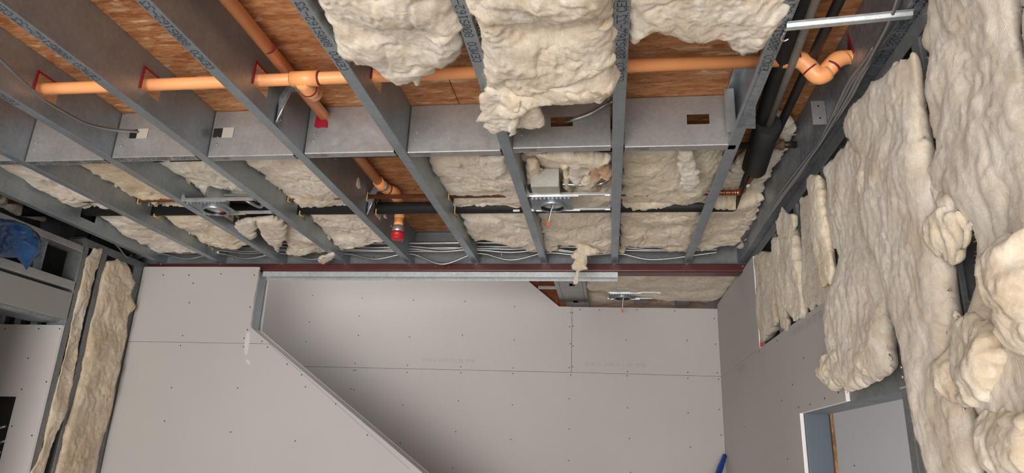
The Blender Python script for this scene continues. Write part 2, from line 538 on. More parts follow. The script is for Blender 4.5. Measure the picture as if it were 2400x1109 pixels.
# blocking pieces between joists
BLK = {}
for i in range(-1, 8):
    x0, x1 = X(i) + .004, X(i + 1) - .047
    yb = YB + (0, .012, -.004, .008)[i % 4]
    if i == 7: x1 = X(8) - .012
    m = MB()
    kn = {6: (-.206, -.124), 7: (.287, .366), 2: (-1.915, -1.845), 3: (-1.558, -1.482)}.get(i)
    o, ea, eb, el = (0, yb, H), (0, 1, 0), (0, 0, 1), (1, 0, 0)
    full = rnd([(.041, .012), (.041, 0), (0, 0), (0, JD - .002), (.041, JD - .002)], .004, 4)
    if kn:
        za, zb = .085, .125
        m.sheet(full, -.0014, o, ea, eb, el, x0, kn[0]); m.sheet(full, -.0014, o, ea, eb, el, kn[1], x1)
        m.sheet(rnd([(.041, .012), (.041, 0), (0, 0), (0, za)], .004, 4), -.0014, o, ea, eb, el, *kn)
        m.sheet(rnd([(0, zb), (0, JD - .002), (.041, JD - .002)], .004, 4), -.0014, o, ea, eb, el, *kn)
    else:
        m.sheet(full, -.0014, o, ea, eb, el, x0, x1)
    b = BLK[i] = m.build('blocking', STEELB, ceiling)
    m = MB()
    for z in (.055, .085):
        m.tube([(x0 + .028, yb - .006, H + z), (x0 + .034, yb - .001, H + z - .006)], .0022, 6)
    if i == 7:
        for z in (.06, .11): m.tube([(x1 - .03, yb - .006, H + z), (x1 - .028, yb - .001, H + z - .01)], .0022, 6)
    m.build('screw', BRIGHT, b, kind='stuff')
    if i in (2, 3):
        MB().box(kn[1] - .035, kn[1] + .012, yb - .003, yb - .001, H + .082, H + .126).build('paper_label', mat('tan_paper', (.42, .38, .33), .8), b)
    if i in (-1, 0, 1, 2):
        dots('CEMCO 800S162-33 G60', (x1 - .01, yb + .002, H - .001), (-1, 0, 0), (0, 1, 0), .0029, .004, (0, 0, -1), INK, b)
    else:
        dots('800S162-33', (x0 + .085, yb + .006, H - .001), (-1, 0, 0), (0, 1, 0), .0014, .003, (0, 0, -1), INK, b)
# web stiffener clip and bearing plate beside the rightmost joist
m = MB(); m.sheet(rnd([(.0, .0), (.035, .0), (.035, .05)], .003), .0014, (X(8) - .055, 0, H + .02), (1, 0, 0), (0, 1, 0), (0, 0, 1), 0, .17)
for v in m.v: pass
st = m.build('web_stiffener', BRIGHT, ceiling); st.location = (0, YB - .055, 0)
# small plate under the rightmost joist flange
pa = [at(px, py, z=H - .002) for px, py in ((1727, 300), (1771, 301), (1771, 238), (1800, 168), (1784, 165))]
MB().prism(pa, (0, 0, -.0015)).build('flange_plate', STEELM, ceiling)

# ------------------------------------------------------------------ steel beam and head track under the joists
beam = thing('steel_beam', 'dark red primed steel beam carrying the far ends of the joists', 'beam')
sec = rnd([(0, .0445), (0, 0), (.105, 0), (.105, .0445)], .013, 6)
m = MB(); n = len(sec)
m.prism([(-2.93, 3.836 + a, 2.908 + b) for a, b in sec], (.748 + 2.93, 0, 0)); m.build('beam_body', BEAM, beam)
m = MB()
for x in (-1.02, -.94): m.box(x, x + .003, 3.835, 3.8375, 2.93, 2.95)
m.build('paint_chip', mat('bare_patch', (.2, .06, .05), .5), beam, kind='stuff')
ht = thing('head_track', 'galvanised head track running below the red beam, cut off short', 'track')
MB().sheet(rnd([(0, -.032), (0, 0), (.092, 0), (.092, -.032)], .003), .0014, (0, 3.822, 2.904), (0, 1, 0), (0, 0, 1), (1, 0, 0), -2.10, .057).build('track_channel', TRACK, ht)

# ------------------------------------------------------------------ drywall helpers
def sheet2(poly, o, eu, ev, en, t, parent, mats=DRY, edge=.0015):
    """drywall sheet: polygon (u,v) with thickness t behind its face; paper faces, pale core edges"""
    o, eu, ev, en = [np.array(k, float) for k in (o, eu, ev, en)]
    pts = [o + eu * a + ev * b for a, b in poly]
    m = MB(); m.prism(pts, -en * t)
    ob = m.build('drywall_sheet', mats, parent)
    ob.data.materials.append(GYP)
    n = len(pts)
    for k, p in enumerate(ob.data.polygons):
        p.material_index = 0 if k < 2 else 1
    return ob


def screws(pts, o, eu, ev, en, parent):
    o, eu, ev, en = [np.array(k, float) for k in (o, eu, ev, en)]
    m = MB()
    for a, b in pts:
        c = o + eu * a + ev * b
        m.tube([c + en * .0012, c - en * .001], .0040, 8)
    return m.build('screw_head', SCREW, parent, kind='stuff')


EX, EY, EZ = (1, 0, 0), (0, 1, 0), (0, 0, 1)
NX, NY, NZ = (-1, 0, 0), (0, -1, 0), (0, 0, -1)

# wall_front: partial height wall with a raked edge, just below the beam
wf = empty('wall_front', kind='structure', label='drywall partition with a raked edge below the red beam')
FY = 3.80
sl = -.696
zr = lambda x: 2.551 + sl * (x + 2.112)
jag = [(-2.118 + R.uniform(-.004, .003), 2.926 - k * .375 / 14) for k in range(1, 14)]
up = [(-2.894, 2.457), (-1.979, 2.457), (-2.112, 2.551)] + jag[::-1] + [(-2.116, 2.922), (-2.12, 2.926), (-2.886, 2.927), (-2.892, 2.922)]
sheet2(up, (0, FY, 0), EX, EZ, NY, .015, wf)
sheet2([(-2.896, 0), (.62, 0), (.62, zr(.62)), (-1.975, 2.4545), (-2.894, 2.4545)], (0, FY, 0), EX, EZ, NY, .015, wf)
sheet2([(-2.896, 0), (.62, 0), (.62, zr(.62)), (-2.112, 2.551), (-2.118, 2.87), (-2.9, 2.87)], (0, FY + .122, 0), EX, EZ, NY, .015, wf)
MB().sheet(rnd([(.041, .012), (.041, 0), (0, 0), (0, .092), (.041, .092)], .003), -.0014, (-2.118, 3.8155, 0), (-1, 0, 0), (0, 1, 0), EZ, 2.5, 2.903).build('jamb_stud', STEEL, wf)
c, s_ = math.cos(math.atan(sl)), math.sin(math.atan(sl))
L = 3.25
MB().sheet(rnd([(-.0, -.03), (0, 0), (.094, 0), (.094, -.03)], .002), .0014, (-2.112, 3.8152, 2.551), (0, 1, 0), (-s_, 0, c), (c, 0, s_), 0, L).build('raked_track', mat('raked_track_paint', (.30, .28, .265), .7), wf)
for k in range(3): MB().sheet(rnd([(.0, .0), (.092, 0)], .001), .0014, (-2.6 + k * .406, 3.8155, 0), (0, 1, 0), (1, 0, 0), EZ, .1, min(2.45, zr(-2.6 + k * .406) - .06)).build('stud', STUD, wf)
P = lambda pts, y: [tuple(at(px, py, y=y)[[0, 2]]) for px, py in pts]
screws(P([(383, 645), (443, 645), (518, 642), (596, 645), (453, 664), (444, 710), (428, 787), (423, 810), (586, 720), (580, 773), (572, 793), (571, 813), (614, 800), (627, 814),
          (402, 909), (557, 910), (716, 907), (386, 987), (541, 1013), (692, 1034), (673, 854), (707, 879), (787, 947), (861, 1020)], FY), (0, FY, 0), EX, EZ, NY, wf)
ln = MB()   # pencil line parallel to the rake and a pale joint-compound smear
a0, a1 = at(630, 806, y=FY), at(960, 1100, y=FY)
d = a1 - a0; d /= np.linalg.norm(d); nn = np.array([-d[2], 0, d[0]])
ln.add([a0 + nn * .0012 + np.array([0, -.0006, 0]), a0 - nn * .0012 + np.array([0, -.0006, 0]), a1 - nn * .0012 + np.array([0, -.0006, 0]), a1 + nn * .0012 + np.array([0, -.0006, 0])], [(0, 1, 2, 3)])
ln.build('pencil_line', PENCIL, wf)
sm = MB(); q = [at(px, py, y=FY - .0007) for px, py in ((578, 780), (586, 778), (585, 800), (580, 830), (574, 832), (572, 812))]
sm.prism(q, (0, .0005, 0)); q = [at(px, py, y=FY - .0007) for px, py in ((576, 842), (584, 846), (588, 856), (578, 852))]
sm.prism(q, (0, .0005, 0)); sm.build('compound_smear', mat('joint_compound', (.62, .60, .58), .9), wf)

wl_ = wl = empty('wall_left', kind='structure', label='framed wall with a boxed opening above pale drywall')
# wall_back: far wall of the stair passage
wb = empty('wall_back', kind='structure', label='tall drywall of three sheets beyond the raked partition')
BY = 4.79
sheet2([(-2.9, 2.446), (-.254, 2.446), (-.2535, 2.906), (-.346, 2.908), (-.567, 3.09), (-.80, 3.28), (-2.9, 3.28)], (0, BY, 0), EX, EZ, NY, .015, wb)
sheet2([(-.2512, 2.446), (.749, 2.441), (.749, 2.901), (-.2512, 2.905)], (0, BY, 0), EX, EZ, NY, .015, wb)
sheet2([(-2.9, 0), (.749, 0), (.749, 2.4385), (-.2, 2.4435), (-2.9, 2.4435)], (0, BY, 0), EX, EZ, NY, .015, wb)
screws(P([(969, 704), (1090, 707), (1206, 719), (960, 790), (1084, 786), (1205, 797), (733, 693), (725, 755), (717, 801), (849, 699), (842, 741), (840, 786), (1337, 733), (1342, 733), (1335, 766), (1343, 765),
          (1337, 806), (1343, 811), (1334, 862), (1342, 860), (1359, 726), (1405, 727), (1493, 727), (1581, 729), (1674, 747), (1468, 797), (1610, 798), (1677, 807), (955, 856), (1080, 860), (1203, 863), (954, 873),
          (1080, 874), (1202, 876), (1338, 879), (1471, 871), (1470, 881), (1612, 873), (1612, 887), (1681, 874), (1684, 889), (944, 950), (1074, 940), (1201, 949), (1334, 935), (1471, 956), (1613, 968), (1686, 960),
          (938, 1039), (1068, 1012), (1197, 1030), (1334, 1006), (1475, 1028), (1618, 1048), (1690, 1020), (1061, 1097), (1333, 1080), (1478, 1108), (833, 852), (829, 868), (834, 868), (822, 912), (829, 913)], BY), (0, BY, 0), EX, EZ, NY, wb)
a0 = at(1112, 851, y=BY); dots('09.01 36E X 11/24/17 11:20:22', a0 + np.array([0, 0, .024]), NX, NZ, .00221, .0034, NY, INKG, wb)
a0 = at(1512, 861, y=BY); dots('09.01 36E X 11/24/17 11:20:22', a0 + np.array([0, 0, .024]), NX, NZ, .00236, .0034, NY, INKG, wb)
m = MB()
for (px, py, qx, qy) in ((988, 865, 986, 888), (771, 866, 771, 884)):
    a0, a1 = at(px, py, y=BY - .0006), at(qx, qy, y=BY - .0006)
    m.add([a0 - np.array([.001, 0, 0]), a0 + np.array([.001, 0, 0]), a1 + np.array([.0008, 0, 0]), a1 - np.array([.0008, 0, 0])], [(0, 1, 2, 3)])
m.build('pencil_line', INKG, wb)
# side of the stair passage at its far end
sheet2([(3.93, 0), (BY, 0), (BY, 3.3), (3.93, 3.3)], (LW, 0, 0), EY, EZ, EX, .015, wb)
# sheathing seen behind the cut corner
MB().box(-1.2, -.30, 4.88, 4.892, 2.75, 3.6).build('sheathing_board', OSBR, wb)
MB().box(-3.1, 1.1, 4.895, 4.91, 0, 2.85).build('sheathing_board', OSBR, wb)  # added behind the sheets so no light leaks through their joints
MB().box(-3.1, 1.1, 5.25, 5.27, 2.5, 4.3).build('drywall_sheet', DRY, wb)  # shaft walls and roof from here on are added to shut out the sky
MB().box(-3.1, 1.1, 3.88, 5.27, 4.28, 4.3).build('drywall_sheet', DRY, wb)
MB().box(-3.1, -3.085, 3.84, 5.27, 0, 4.3).build('sheathing_board', OSBR, wb)
MB().box(-3.1, 1.1, 3.90, 3.915, H + .19, 4.3).build('drywall_sheet', DRY, wb)
MB().box(-.60, 1.1, 3.88, 5.27, H + .22, H + .238).build('sheathing_board', OSB, wb)
MB().box(.858, .87, 4.8, 5.27, 0, 4.3).build('sheathing_board', OSBR, wb)
MB().box(-3.1, -2.92, 3.30, 3.86, TOP - .01, TOP + .02).build('shade_sheet', DARK, wl_)  # added black sheet, paints the top of the corner as shade
MB().box(-3.02, -3.0, 3.32, 3.84, 0, TOP).build('shade_sheet', DARK, wl_)  # black sheet added behind the studs, its colour standing for shade
MB().box(-.40, -.36, 4.86, 4.879, 2.93, 3.02).build('sheathing_offcut', OSBR, wb)

# passage ceiling members: stud laid flat, straps
pc = thing('flat_stud', 'wide steel stud laid flat over the passage with two dark knockouts', 'stud')
m = MB(); x0, x1 = -.343, -.118
z = H - .004
kn = [(4.30, 4.375), (4.805, 4.88)]
ys = [3.96, kn[0][0], kn[0][1], kn[1][0], kn[1][1], 5.06]
for a, b in zip(ys[:-1], ys[1:]):
    if (a, b) in kn:
        m.sheet(rnd([(0, .041), (0, 0), (.095, 0)], .003), .0014, (x0, 0, z), EX, EZ, EY, a, b)
        m.sheet(rnd([(.13, 0), (.2032, 0), (.2032, .041)], .003), .0014, (x0, 0, z), EX, EZ, EY, a, b)
    else:
        m.sheet(rnd([(0, .041), (0, 0), (.2032, 0), (.2032, .041)], .003), .0014, (x0, 0, z), EX, EZ, EY, a, b)
fs = m.build('stud_web', STEELB, pc)
m = MB()
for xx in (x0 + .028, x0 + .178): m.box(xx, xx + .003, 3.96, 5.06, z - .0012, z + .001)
m.build('painted_groove', mat('groove_shadow_grey', (.12, .12, .12), .6), pc)  # dark grey strips painting the shade of rolled grooves
MB().box(x0 + .02, x0 + .19, 4.29, 5.06, z + .03, z + .034).build('knockout_shade', DARK, pc)  # added black sheet that makes the knockouts look shaded
m = MB(); m.box(-.46, -.343, 4.42, 4.50, H + .006, H + .009); m.box(-.46, -.343, 4.42, 4.424, H - .012, H + .007)
pc2 = m.build('bridging_clip', BRIGHT, pc)
for (xa, xb, y0, y1) in ((.19, .285, 4.30, 4.95), (.49, .58, 4.7, 5.05)):
    MB().sheet(rnd([(0, .03), (0, 0), (xb - xa, 0), (xb - xa, .03)], .003), .0014, (xa, 0, H + .012), EX, EZ, EY, y0, y1).build('cross_channel', STEELB, pc)

# ------------------------------------------------------------------ wall_right
wr = empty('wall_right', kind='structure', label='open stud wall with loose insulation and drywall started at its far end')
def rstud(y, z0=0, z1=H - .002):
    MB().sheet(rnd([(-.041, .012), (-.041, 0), (0, 0), (0, .092), (-.041, .092), (-.041, .08)], .003), -.0014, (RW, y, 0), EY, EX, EZ, z0, z1).build('stud', STUD, wr)
for y in (-2.79, -2.39, -1.99, -1.59, -1.19, -.79, -.39, .01, .41, .81, 1.215, 1.615, 3.18, 3.58, 3.98, 4.38, 4.77): rstud(y)
rstud(2.79, 2.15); rstud(2.405, 2.15)
rstud(1.955)
MB().sheet(rnd([(0, .012), (0, 0), (-.041, 0)], .002), .0014, (RW, 1.91, 0), EY, EX, EZ, 0, 2.12).build('jack_stud', STUD, wr)
MB().sheet(rnd([(0, -.05), (0, 0), (.094, 0), (.094, -.05)], .003), -.0014, (RW - .002, 0, H - .004), EX, EZ, EY, YN, 4.79).build('top_track', STUD, wr)
MB().sheet(rnd([(.041, 0), (0, 0), (0, .092), (.041, .092)], .003), .0014, (RW, 2.904, 0), EY, EX, EZ, 0, 2.16).build('door_jamb_stud', mat('jamb_steel', (.085, .105, .125), .5, .3), wr)
# header over the doorway
MB().sheet(rnd([(0, .075), (0, 0), (.093, 0), (.093, .075)], .003), -.0014, (RW - .001, 0, 2.083), EX, EZ, EY, 1.905, 2.95).build('door_header_track', STUD, wr)
m = MB()
for (y, z) in ((1.93, 2.115), (1.90, 2.112), (1.93, 2.14)): m.tube([(RW - .006, y, z), (RW, y, z)], .0045, 8)
m.box(RW - .004, RW, 1.895, 1.955, 2.086, 2.090)
m.build('screw_head', BRIGHT, wr, kind='stuff')
# outer sheathing with the doorway cut out
MB().box(.858, .87, 2.895, 4.8, 0, H).build('sheathing_board', OSBE, wr)
MB().box(.858, .87, YN, 1.93, 0, H).build('sheathing_board', OSBE, wr)
MB().box(.858, .87, 1.93, 2.895, 2.088, H).build('sheathing_board', OSBE, wr)
# drywall
DX = .75
jag2 = [(3.553 + R.uniform(-.004, .004), 2.444 + k * .474 / 12) for k in range(12, 0, -1)]
sheet2([(BY, 2.441), (BY, 2.93), (3.86, 2.93), (3.845, 2.92), (3.553, 2.918)] + jag2 + [(3.551, 2.441)], (DX, 0, 0), EY, EZ, NX, .0145, wr)
sheet2([(BY, 0), (BY, 2.4385), (2.353, 2.436), (2.353, 2.086), (2.915, 2.083), (2.918, 0)], (DX, 0, 0), EY, EZ, NX, .0145, wr)
PX = lambda pts, x: [tuple(at(px, py, x=x)[[1, 2]]) for px, py in pts]
screws(PX([(1822, 799), (1884, 840), (1780, 825), (1858, 902), (1832, 939), (1933, 934), (1965, 920), (1899, 948), (1872, 955), (1846, 1076), (1745, 1000)], DX), (DX, 0, 0), EY, EZ, NX, wr)
a0 = at(1926, 726, x=DX); dots('05.02 802 X 01/24', a0 + np.array([-.0004, 0, .0]), EY, NZ, .0040, .0040, NX, mat('faint_ink', (.30, .285, .275), .8), wr, .7)
a0 = at(1745, 854, x=DX); dots('05.02 802', a0, EY, NZ, .0040, .0040, NX, INKG, wr)
m = MB()
# handwritten mark on the cut edge and a red smear, both marker pen
e = lambda y, z: (DX + .0055 + 0, 2.3525, z)
yy = 2.3522
for (xa, za, xb, zb) in ((.7535, 2.165, .7620, 2.160), (.7620, 2.160, .7535, 2.150), (.7535, 2.150, .7620, 2.146), (.755, 2.138, .761, 2.134), (.761, 2.134, .755, 2.128), (.755, 2.122, .761, 2.118), (.761, 2.118, .755, 2.112)):
    m.add([(xa, yy, za + .0012), (xa, yy, za - .0012), (xb, yy, zb - .0012), (xb, yy, zb + .0012)], [(0, 1, 2, 3)])
m.prism([(.7515, 3.5495, 2.445), (.7635, 3.5495, 2.445), (.7635, 3.5495, 2.475), (.758, 3.5495, 2.50)], (0, .0008, 0))
m.build('marker_writing', REDM, wr)
# next room seen through the doorway
wn = empty('wall_next_room', kind='structure', label='drywall seen through the doorway')
MB().box(.88, 3.2, 4.2, 4.215, 0, 3.2).build('drywall_sheet', DRY, wn)
MB().box(.88, 3.3, YN - .12, 4.215, 3.0, 3.02).build('drywall_sheet', DRY, wn)  # unseen roof added to keep direct light off the panel
screws([(1.345, 1.90)], (0, 4.2, 0), EX, EZ, NY, wn)

# ------------------------------------------------------------------ wall_left
def lstud(y, w=.041, z0=0, z1=H - .01, x=LW):
    MB().sheet(rnd([(0, -.012), (0, 0), (w, 0)] if w < 0 else [(w, -.012), (w, 0), (0, 0), (0, -.092), (w, -.092)], .003), -.0014 if w > 0 else .0014, (x, y, 0), EY, EX, EZ, z0, z1).build('stud', STUD, wl)
lstud(3.722, .052); lstud(3.778, .03); lstud(3.44); lstud(3.292)
MB().sheet(rnd([(0, -.045), (0, 0), (-.094, 0), (-.094, -.045)], .003), .0014, (LW + .003, 0, H - .004), EX, EZ, EY, 3.28, 3.84).build('top_track', STUD, wl)
for (z0, z1, nm, x) in ((2.872, 2.905, 'upper_track', LW), (2.655, 2.70, 'lower_track', LW)):
    MB().sheet(rnd([(-.092, z1 - z0), (-.092, 0), (0, 0), (0, z1 - z0)], .003), -.0014, (x, 0, z0), EX, EZ, EY, 1.2, 3.30).build('header_track', STEELB, wl)
MB().sheet(rnd([(-.041, .0), (0, 0), (0, .145), (-.041, .145)], .004), -.0014, (LW, 0, 2.492), EX, EZ, EY, 1.2, 3.30).build('header_beam', mat('header_steel', (.36, .36, .34), .6, .3), wl)
MB().sheet(rnd([(-.25, .06), (-.20, .0), (-.05, 0), (-.03, .02)], .01), -.0014, (LW, 0, 2.475), EX, EZ, EY, 1.2, 3.30).build('header_soffit', STEELM, wl)
for (x, y) in ((LW - .06, 3.06), (LW - .06, 2.66), (LW - .06, 2.26)):
    MB().sheet(rnd([(.041, .012), (.041, 0), (0, 0), (0, -.03)], .003), .0014, (x, y, 0), EY, EX, EZ, 2.70, 2.872).build('cripple_stud', STEELM, wl)
MB().box(LW - .30, LW - .285, 1.2, 3.27, 2.66, 3.1).build('shade_sheet', DARK, wl)  # black sheet standing in for the shade inside the header opening
PYL = 3.272
sheet2([(YN, 0), (2.78, 0), (2.78, 2.47), (YN, 2.47)], (LW + .016, 0, 0), EY, EZ, EX, .016, wl)  # unseen sheet added to keep window light off the alcove panel
hole = at(38, 930, y=PYL); hx, hz = hole[0], hole[2]
sheet2([(-5.5, hz), (-5.5, 2.457), (-2.896, 2.457), (-2.896, 0), (hx, 0), (hx, hz)], (0, PYL, 0), EX, EZ, NY, .016, wl)
MB().box(hx - .5, hx + .03, PYL + .10, PYL + .11, 1.0, hz + .05).build('shade_sheet', DARK, wl)  # black sheet painting the shade behind the cut hole
m = MB()
for (a, z) in ((.06, 1.93), (.03, 1.86), (.05, 1.80)):
    m.tube([(hx - a - .1, PYL + .06, z - .03), (hx - a, PYL + .05, z)], .008, 8)
m.build('cavity_conduit', CABLED, wl)
screws(P([(12, 771), (91, 771), (140, 771), (66, 840), (109, 895), (51, 913), (28, 999), (75, 1021)], PYL), (0, PYL, 0), EX, EZ, NY, wl)
MB().box(-5.6, LW - .1, 3.42, 3.44, 0, TOP).build('alcove_shade_sheet', DARK, wl)  # added sheet closing the alcove, shade put into its black colour
m = MB()
for k in range(6):
    m.sheet(rnd([(0, 0), (.04, 0), (.04, .03)], .002), .0014, (LW - .12 - k * .1, PYL + .03, 0), EX, EY, EZ, 2.40, 2.62)
m.build('track_leg', STEELM, wl, kind='stuff')
# outer shell (behind and beside the camera): rear wall with a wide glazed opening
ws = empty('wall_rear', kind='structure')
for (a, b, c, d) in ((XL, -3.3, 0, TOP), (1.3, 3.2, 0, TOP), (-3.3, 1.3, 2.55, TOP), (-3.3, 1.3, 0, .12)):
    MB().box(a, b, YN - .12, YN, c, d).build('drywall_sheet', DRY, ws)
MB().box(XL - .1, XL, YN, 3.5, 0, TOP).build('wall_outer', DRY, kind='structure')

# ------------------------------------------------------------------ orange sprinkler pipework
PZ, PY = H + .102, 1.905
sp = thing('sprinkler_pipe', 'orange plastic sprinkler pipe running through the joists with branch, tee and red capped drop', 'pipe')
r0 = .0212
MB().tube([(-3.4, PY, PZ), (.545, PY, PZ)], r0, 24).build('pipe', ORANGE, sp)
pl_, pr_ = .588, .690
path = fillet([(.545, PY, PZ), (.585, PY, PZ), (.628, PY + .012, PZ - .066), (.645, PY + .012, PZ - .066), (.692, PY, PZ), (.732, PY, PZ)], .028, 8)
MB().tube([(.53, PY, PZ), (.575, PY, PZ)], .0255, 24).build('coupling', ORANGE, sp)
MB().tube(fillet([(.565, PY, PZ), (.588, PY, PZ), (.633, PY + .01, PZ - .062), (.66, PY + .006, PZ - .045)], .022, 8), .0262, 24).build('elbow', ORANGE, sp)
MB().tube(fillet([(.648, PY + .01, PZ - .05), (.692, PY, PZ), (.712, PY, PZ)], .022, 8), .0262, 24).build('elbow', ORANGE, sp)
MB().tube([(.70, PY, PZ), (.80, PY, PZ)], r0, 20).build('pipe', ORANGE, sp)
# tee on the main and the branch above it
MB().tube([(-1.05, PY, PZ), (-.955, PY, PZ)], .0265, 24).build('tee', ORANGE, sp)
BX, BZ = -1.088, H + .158
MB().tube([(BX, YN, BZ), (BX - .006, 2.985, BZ)], r0, 24).build('pipe', ORANGE, sp)
MB().tube(fillet([(-1.015, PY, PZ - .006), (-1.012, PY + .05, PZ - .010), (-1.01, PY + .105, PZ - .006), (-1.025, PY + .11, BZ)], .03, 6), .0268, 24).build('elbow', ORANGE, sp)
MB().tube(fillet([(-1.025, PY + .11, BZ - .03), (-1.035, PY + .11, BZ), (BX, PY + .11, BZ)], .02, 6), .0262, 20).build('elbow', ORANGE, sp)
DXp, DYp = -1.075, 3.245
MB().tube(fillet([(BX - .006, 2.93, BZ), (BX - .006, 3.02, BZ), (DXp + .02, 3.06, BZ - .002), (DXp + .02, 3.10, BZ)], .03, 6), .0262, 24).build('elbow', ORANGE, sp)
MB().tube(fillet([(DXp + .012, 3.08, BZ), (DXp, DYp, BZ), (DXp, DYp, BZ - .08)], .035, 8), .0255, 24).build('elbow', ORANGE, sp)
MB().tube([(DXp, DYp, BZ - .06), (DXp, DYp, H + .07)], r0, 24).build('pipe', ORANGE, sp)
MB().tube([(DXp, DYp, H + .082), (DXp, DYp, H + .052), (DXp, DYp, H + .05), (DXp, DYp, H + .048), (DXp, DYp, H + .03)], [.0245, .0245, .0265, .0245, .0235], 24).build('adapter', ORANGE, sp)
MB().tube([(DXp, DYp, H + .033), (DXp, DYp, H + .030), (DXp, DYp, H + .004), (DXp, DYp, H + .001)], [.028, .031, .031, .029], 24).build('zinc_fitting', ZINC, sp, label='zinc threaded fitting')
m = MB(); m.tube([(DXp, DYp, H + .004), (DXp, DYp, H + .000), (DXp, DYp, H - .012), (DXp, DYp, H - .014), (DXp, DYp, H - .034), (DXp, DYp, H - .038)], [.031, .035, .035, .033, .033, .028], 24)
m.box(DXp - .012, DXp + .012, DYp - .036, DYp - .03, H - .03, H - .022)
m.build('cap', RED, sp, label='red plastic cap on the drop')
m = MB()
def oring(c, n, r, w=.0026):
    c = np.array(c, float); n = np.array(n, float); n /= np.linalg.norm(n)
    m.tube([c - n * w, c + n * w], r, 24)
oring((-.952, PY, PZ), (1, 0, 0), .0240); oring((-1.052, PY, PZ), (1, 0, 0), .0222, .0015); oring((BX, 1.80, BZ), (0, 1, 0), .0222)
oring((.577, PY, PZ), (1, 0, 0), .0264); oring((.611, PY + .006, PZ - .033), (.6, .13, -.8), .0272); oring((.672, PY + .004, PZ - .028), (.55, -.1, .8), .0270)
oring((-1.012, PY + .055, PZ - .010), (0, 1, 0), .0275); oring((DXp, DYp, H + .084), (0, 0, 1), .0225, .0018); oring((BX - .006, 3.0, BZ), (.3, 1, 0), .0268); oring((DXp, DYp, H + .034), (0, 0, 1), .0245, .003)
m.build('primer_ring', ORING, sp, kind='stuff')
m = MB()
for (px, py, rr) in ((1983, 138, .0028), (1926, 183, .0035), (1944, 158, .002), (1960, 150, .002)):
    pass
wp = lambda a, b: (.165 + a, PY - (r0 + .0004) * math.sin((b - .017) / r0 + .12), PZ - (r0 + .0004) * math.cos((b - .017) / r0 + .12))
def wrap(a, b):   # lettering wrapped on the lower far side of the pipe
    th = -.70 + b / r0
    return (.155 + a, PY - (r0 + .0004) * math.sin(th), PZ - (r0 + .0004) * math.cos(th))
dots('BLAZEMASTER', (0, 0, 0), EX, EY, .00165, .0018, NZ, mat('pipe_print', (.42, .11, .03), .6), sp, .95, wrap)
m = MB()
for (xa, xb) in ((.03, .15), (.275, .40)):
    for b in (.0035, .009):
        a0, a1 = wrap(xa - .155, b), wrap(xb - .155, b); c0, c1 = wrap(xa - .155, b + .0012), wrap(xb - .155, b + .0012)
        m.add([a0, a1, c1, c0], [(0, 1, 2, 3)])
m.build('printed_line', bpy.data.materials['pipe_print'], sp, kind='stuff')

def hanger(y, zlo, label):
    h = thing('pipe_hanger', label, 'bracket')
    xw = X(4) + .003
    MB().prism([(xw, y, H + zlo), (xw, y, H + zlo + .10), (BX - .035, y, BZ + .02), (BX + .0, y, BZ - .026), (BX - .03, y, BZ - .03)], (0, .0022, 0)).build('plate', STEELM, h)
    MB().box(xw, xw + .002, y, y + .045, H + zlo - .005, H + zlo + .075).build('flange', STEELM, h)
    m = MB(); m.tube([(xw + .004, y - .002, H + zlo), (BX - .028, y - .002, BZ - .033)], .0032, 8); m.build('rolled_edge', BRIGHT, h)
    m = MB(); m.tube([(BX + .001, y - .014, BZ), (BX + .001, y + .014, BZ)], .0238, 24); m.build('clamp_ring', ZINC, h)
    m = MB()
    for k in range(6): m.tube([(xw + .002, y + .01 + .012 * (k % 2), H + zlo + .008 + k * .011), (xw + .006, y + .01 + .012 * (k % 2), H + zlo + .008 + k * .011)], .0038, 8)
    m.build('screw_head', BRIGHT, h, kind='stuff')
hanger(2.03, .01, 'zinc sprinkler pipe bracket near the tee, before the blocking')
hanger(2.99, .01, 'zinc sprinkler pipe bracket behind the copper pipe near the red cap')
# red caulk where the branch enters the blocking
m = MB(); yb = BLK[4].data.vertices[0].co.y
m.prism([(BX - .036, YB - .008, BZ - .002), (BX - .028, YB - .008, BZ + .012), (BX + .010, YB - .008, BZ - .024), (BX + .013, YB - .008, BZ - .050), (BX - .012, YB - .008, BZ - .047), (BX - .024, YB - .008, BZ - .052), (BX - .040, YB - .008, BZ - .046)], (0, .004, 0))
m.build('red_sealant', REDC, BLK[4])

# ------------------------------------------------------------------ insulated black pipe, copper pipe, steel pipe
ip = thing('insulated_pipe', 'black foam insulated pipe running across under the batts and turning along the right-hand joist', 'pipe')
iy, iz = 3.14, H + .098
MB().tube(fillet([(-3.3, iy - .02, iz), (.56, iy + .02, iz), (.605, iy + .02, iz), (.585, 2.70, iz + .01)], .03, 6), .031, 20).build('foam_sleeve', RUBBER, ip)
MB().tube([(.588, 2.73, iz + .01), (.52, 1.72, iz + .01), (.50, YN, iz + .01)], .030, 20).build('foam_sleeve', RUBBER, ip)
MB().tube([(.607, 2.70, H + .085), (.575, 2.30, H + .085)], .042, 24).build('foam_sleeve', RUBBER, ip)
m = MB(); m.box(.594, .606, 2.82, 2.85, iz - .033, iz - .0315); m.build('paper_tag', WHITE, ip, label='small white printed tag')
m = MB(); m.box(-.457, -.425, iy - .03, iy - .02, iz - .036, iz - .028); tg = m.build('paper_tag', WHITE, ip, label='small white printed tag')

